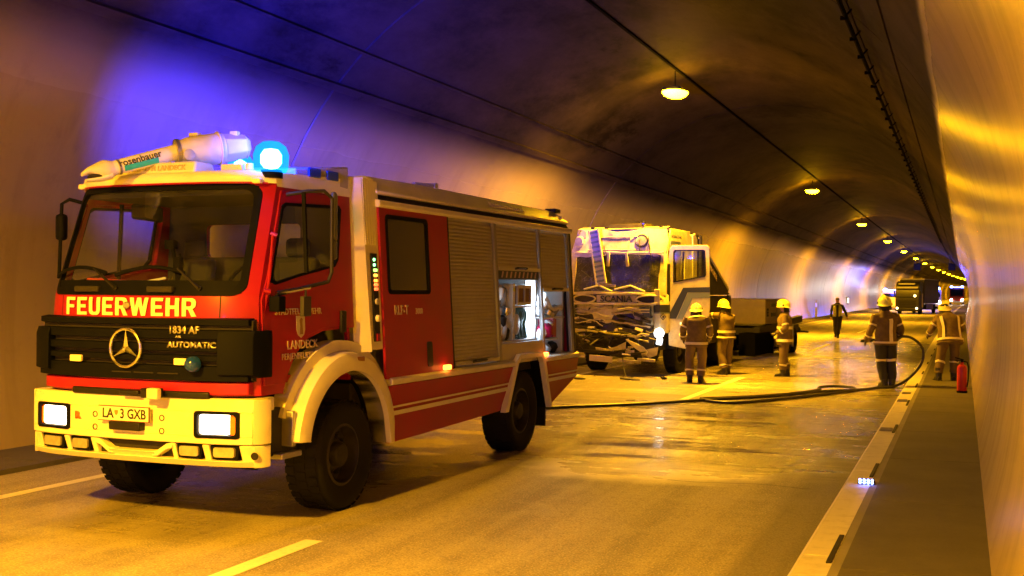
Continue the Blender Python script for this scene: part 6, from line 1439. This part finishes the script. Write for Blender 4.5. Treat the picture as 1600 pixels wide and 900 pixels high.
person('firefighter standing alone in profile between the wreck and the walking man, yellow helmet',(-3.92,27.78,0),R(100),
   dict(shL=(-.18,.02,1.42),elL=(-.24,-.02,1.14),wrL=(-.17,.17,1.03),elR=(.25,-.03,1.14),wrR=(.17,.17,1.02),knR=(.11,.03,.50),anR=(.10,-.06,.10),toR=(.11,.12,.045),anL=(-.11,.04,.10),toL=(-.12,.21,.045),hea=(0,.03,1.64),top=(0,.02,1.74)),
   dict(helmet='helm',hem=.76,tb=(1,6),fat=1.08,face=True,lb=.80))
person('man without a helmet in dark clothes and a hi vis vest walking towards the viewer',(-5.1,52.2,0),R(185),
   dict(elL=(-.33,.0,1.16),wrL=(-.40,.10,.92),elR=(.26,-.08,1.14),wrR=(.27,.02,.90),knL=(-.06,.10,.50),anL=(-.03,.12,.10),toL=(-.03,.28,.06),knR=(.08,.0,.49),anR=(.07,-.14,.13),toR=(.08,.02,.06)),
   dict(vest=True,coat='clothblk',trous='clothblk',glove='skin',hem=.93,face=True))
person('firefighter in the middle of the wet road seen from behind, holding the black hose',(-1.50,25.45,0),R(26),
   dict(neb=(-.02,-.01,1.47),hea=(-.02,.02,1.64),top=(-.03,.01,1.74),shL=(-.20,0,1.42),elL=(-.30,.0,1.14),wrL=(-.34,.12,.93),elR=(.30,-.03,1.15),wrR=(.30,.12,.98),
        knL=(-.08,.03,.50),anL=(-.02,.0,.10),toL=(-.05,.17,.045),knR=(.12,.02,.50),anR=(.12,-.03,.10),toR=(.15,.14,.045)),
   dict(helmet='helm',coat='coat',trous='trousd',hem=.84,tb=(1,),back=(18,),fat=1.0,lb=.42,size=1.07))
person('firefighter in dusty tan gear on the right pavement, back turned, head bent, beside the extinguisher',(-.27,27.3,.06),R(14),
   dict(pel=(0,-.05,.95),che=(-.01,.08,1.29),neb=(-.02,.16,1.42),nek=(-.03,.20,1.47),hea=(-.04,.27,1.54),top=(-.04,.33,1.63),shL=(-.2,.10,1.38),shR=(.19,.12,1.39),elL=(-.34,.12,1.12),wrL=(-.36,.32,.98),elR=(.31,.16,1.13),wrR=(.22,.38,1.02),hiL=(-.10,-.05,.9),hiR=(.10,-.05,.9),knL=(-.17,.06,.5),anL=(-.22,-.02,.10),toL=(-.25,.15,.045),knR=(.14,.10,.5),anR=(.12,.10,.10),toR=(.14,.27,.045)),
   dict(helmet='helmw',hood=True,hem=.80,tb=(1,),back=(15,20),fat=1.16,lb=.62,size=1.02))
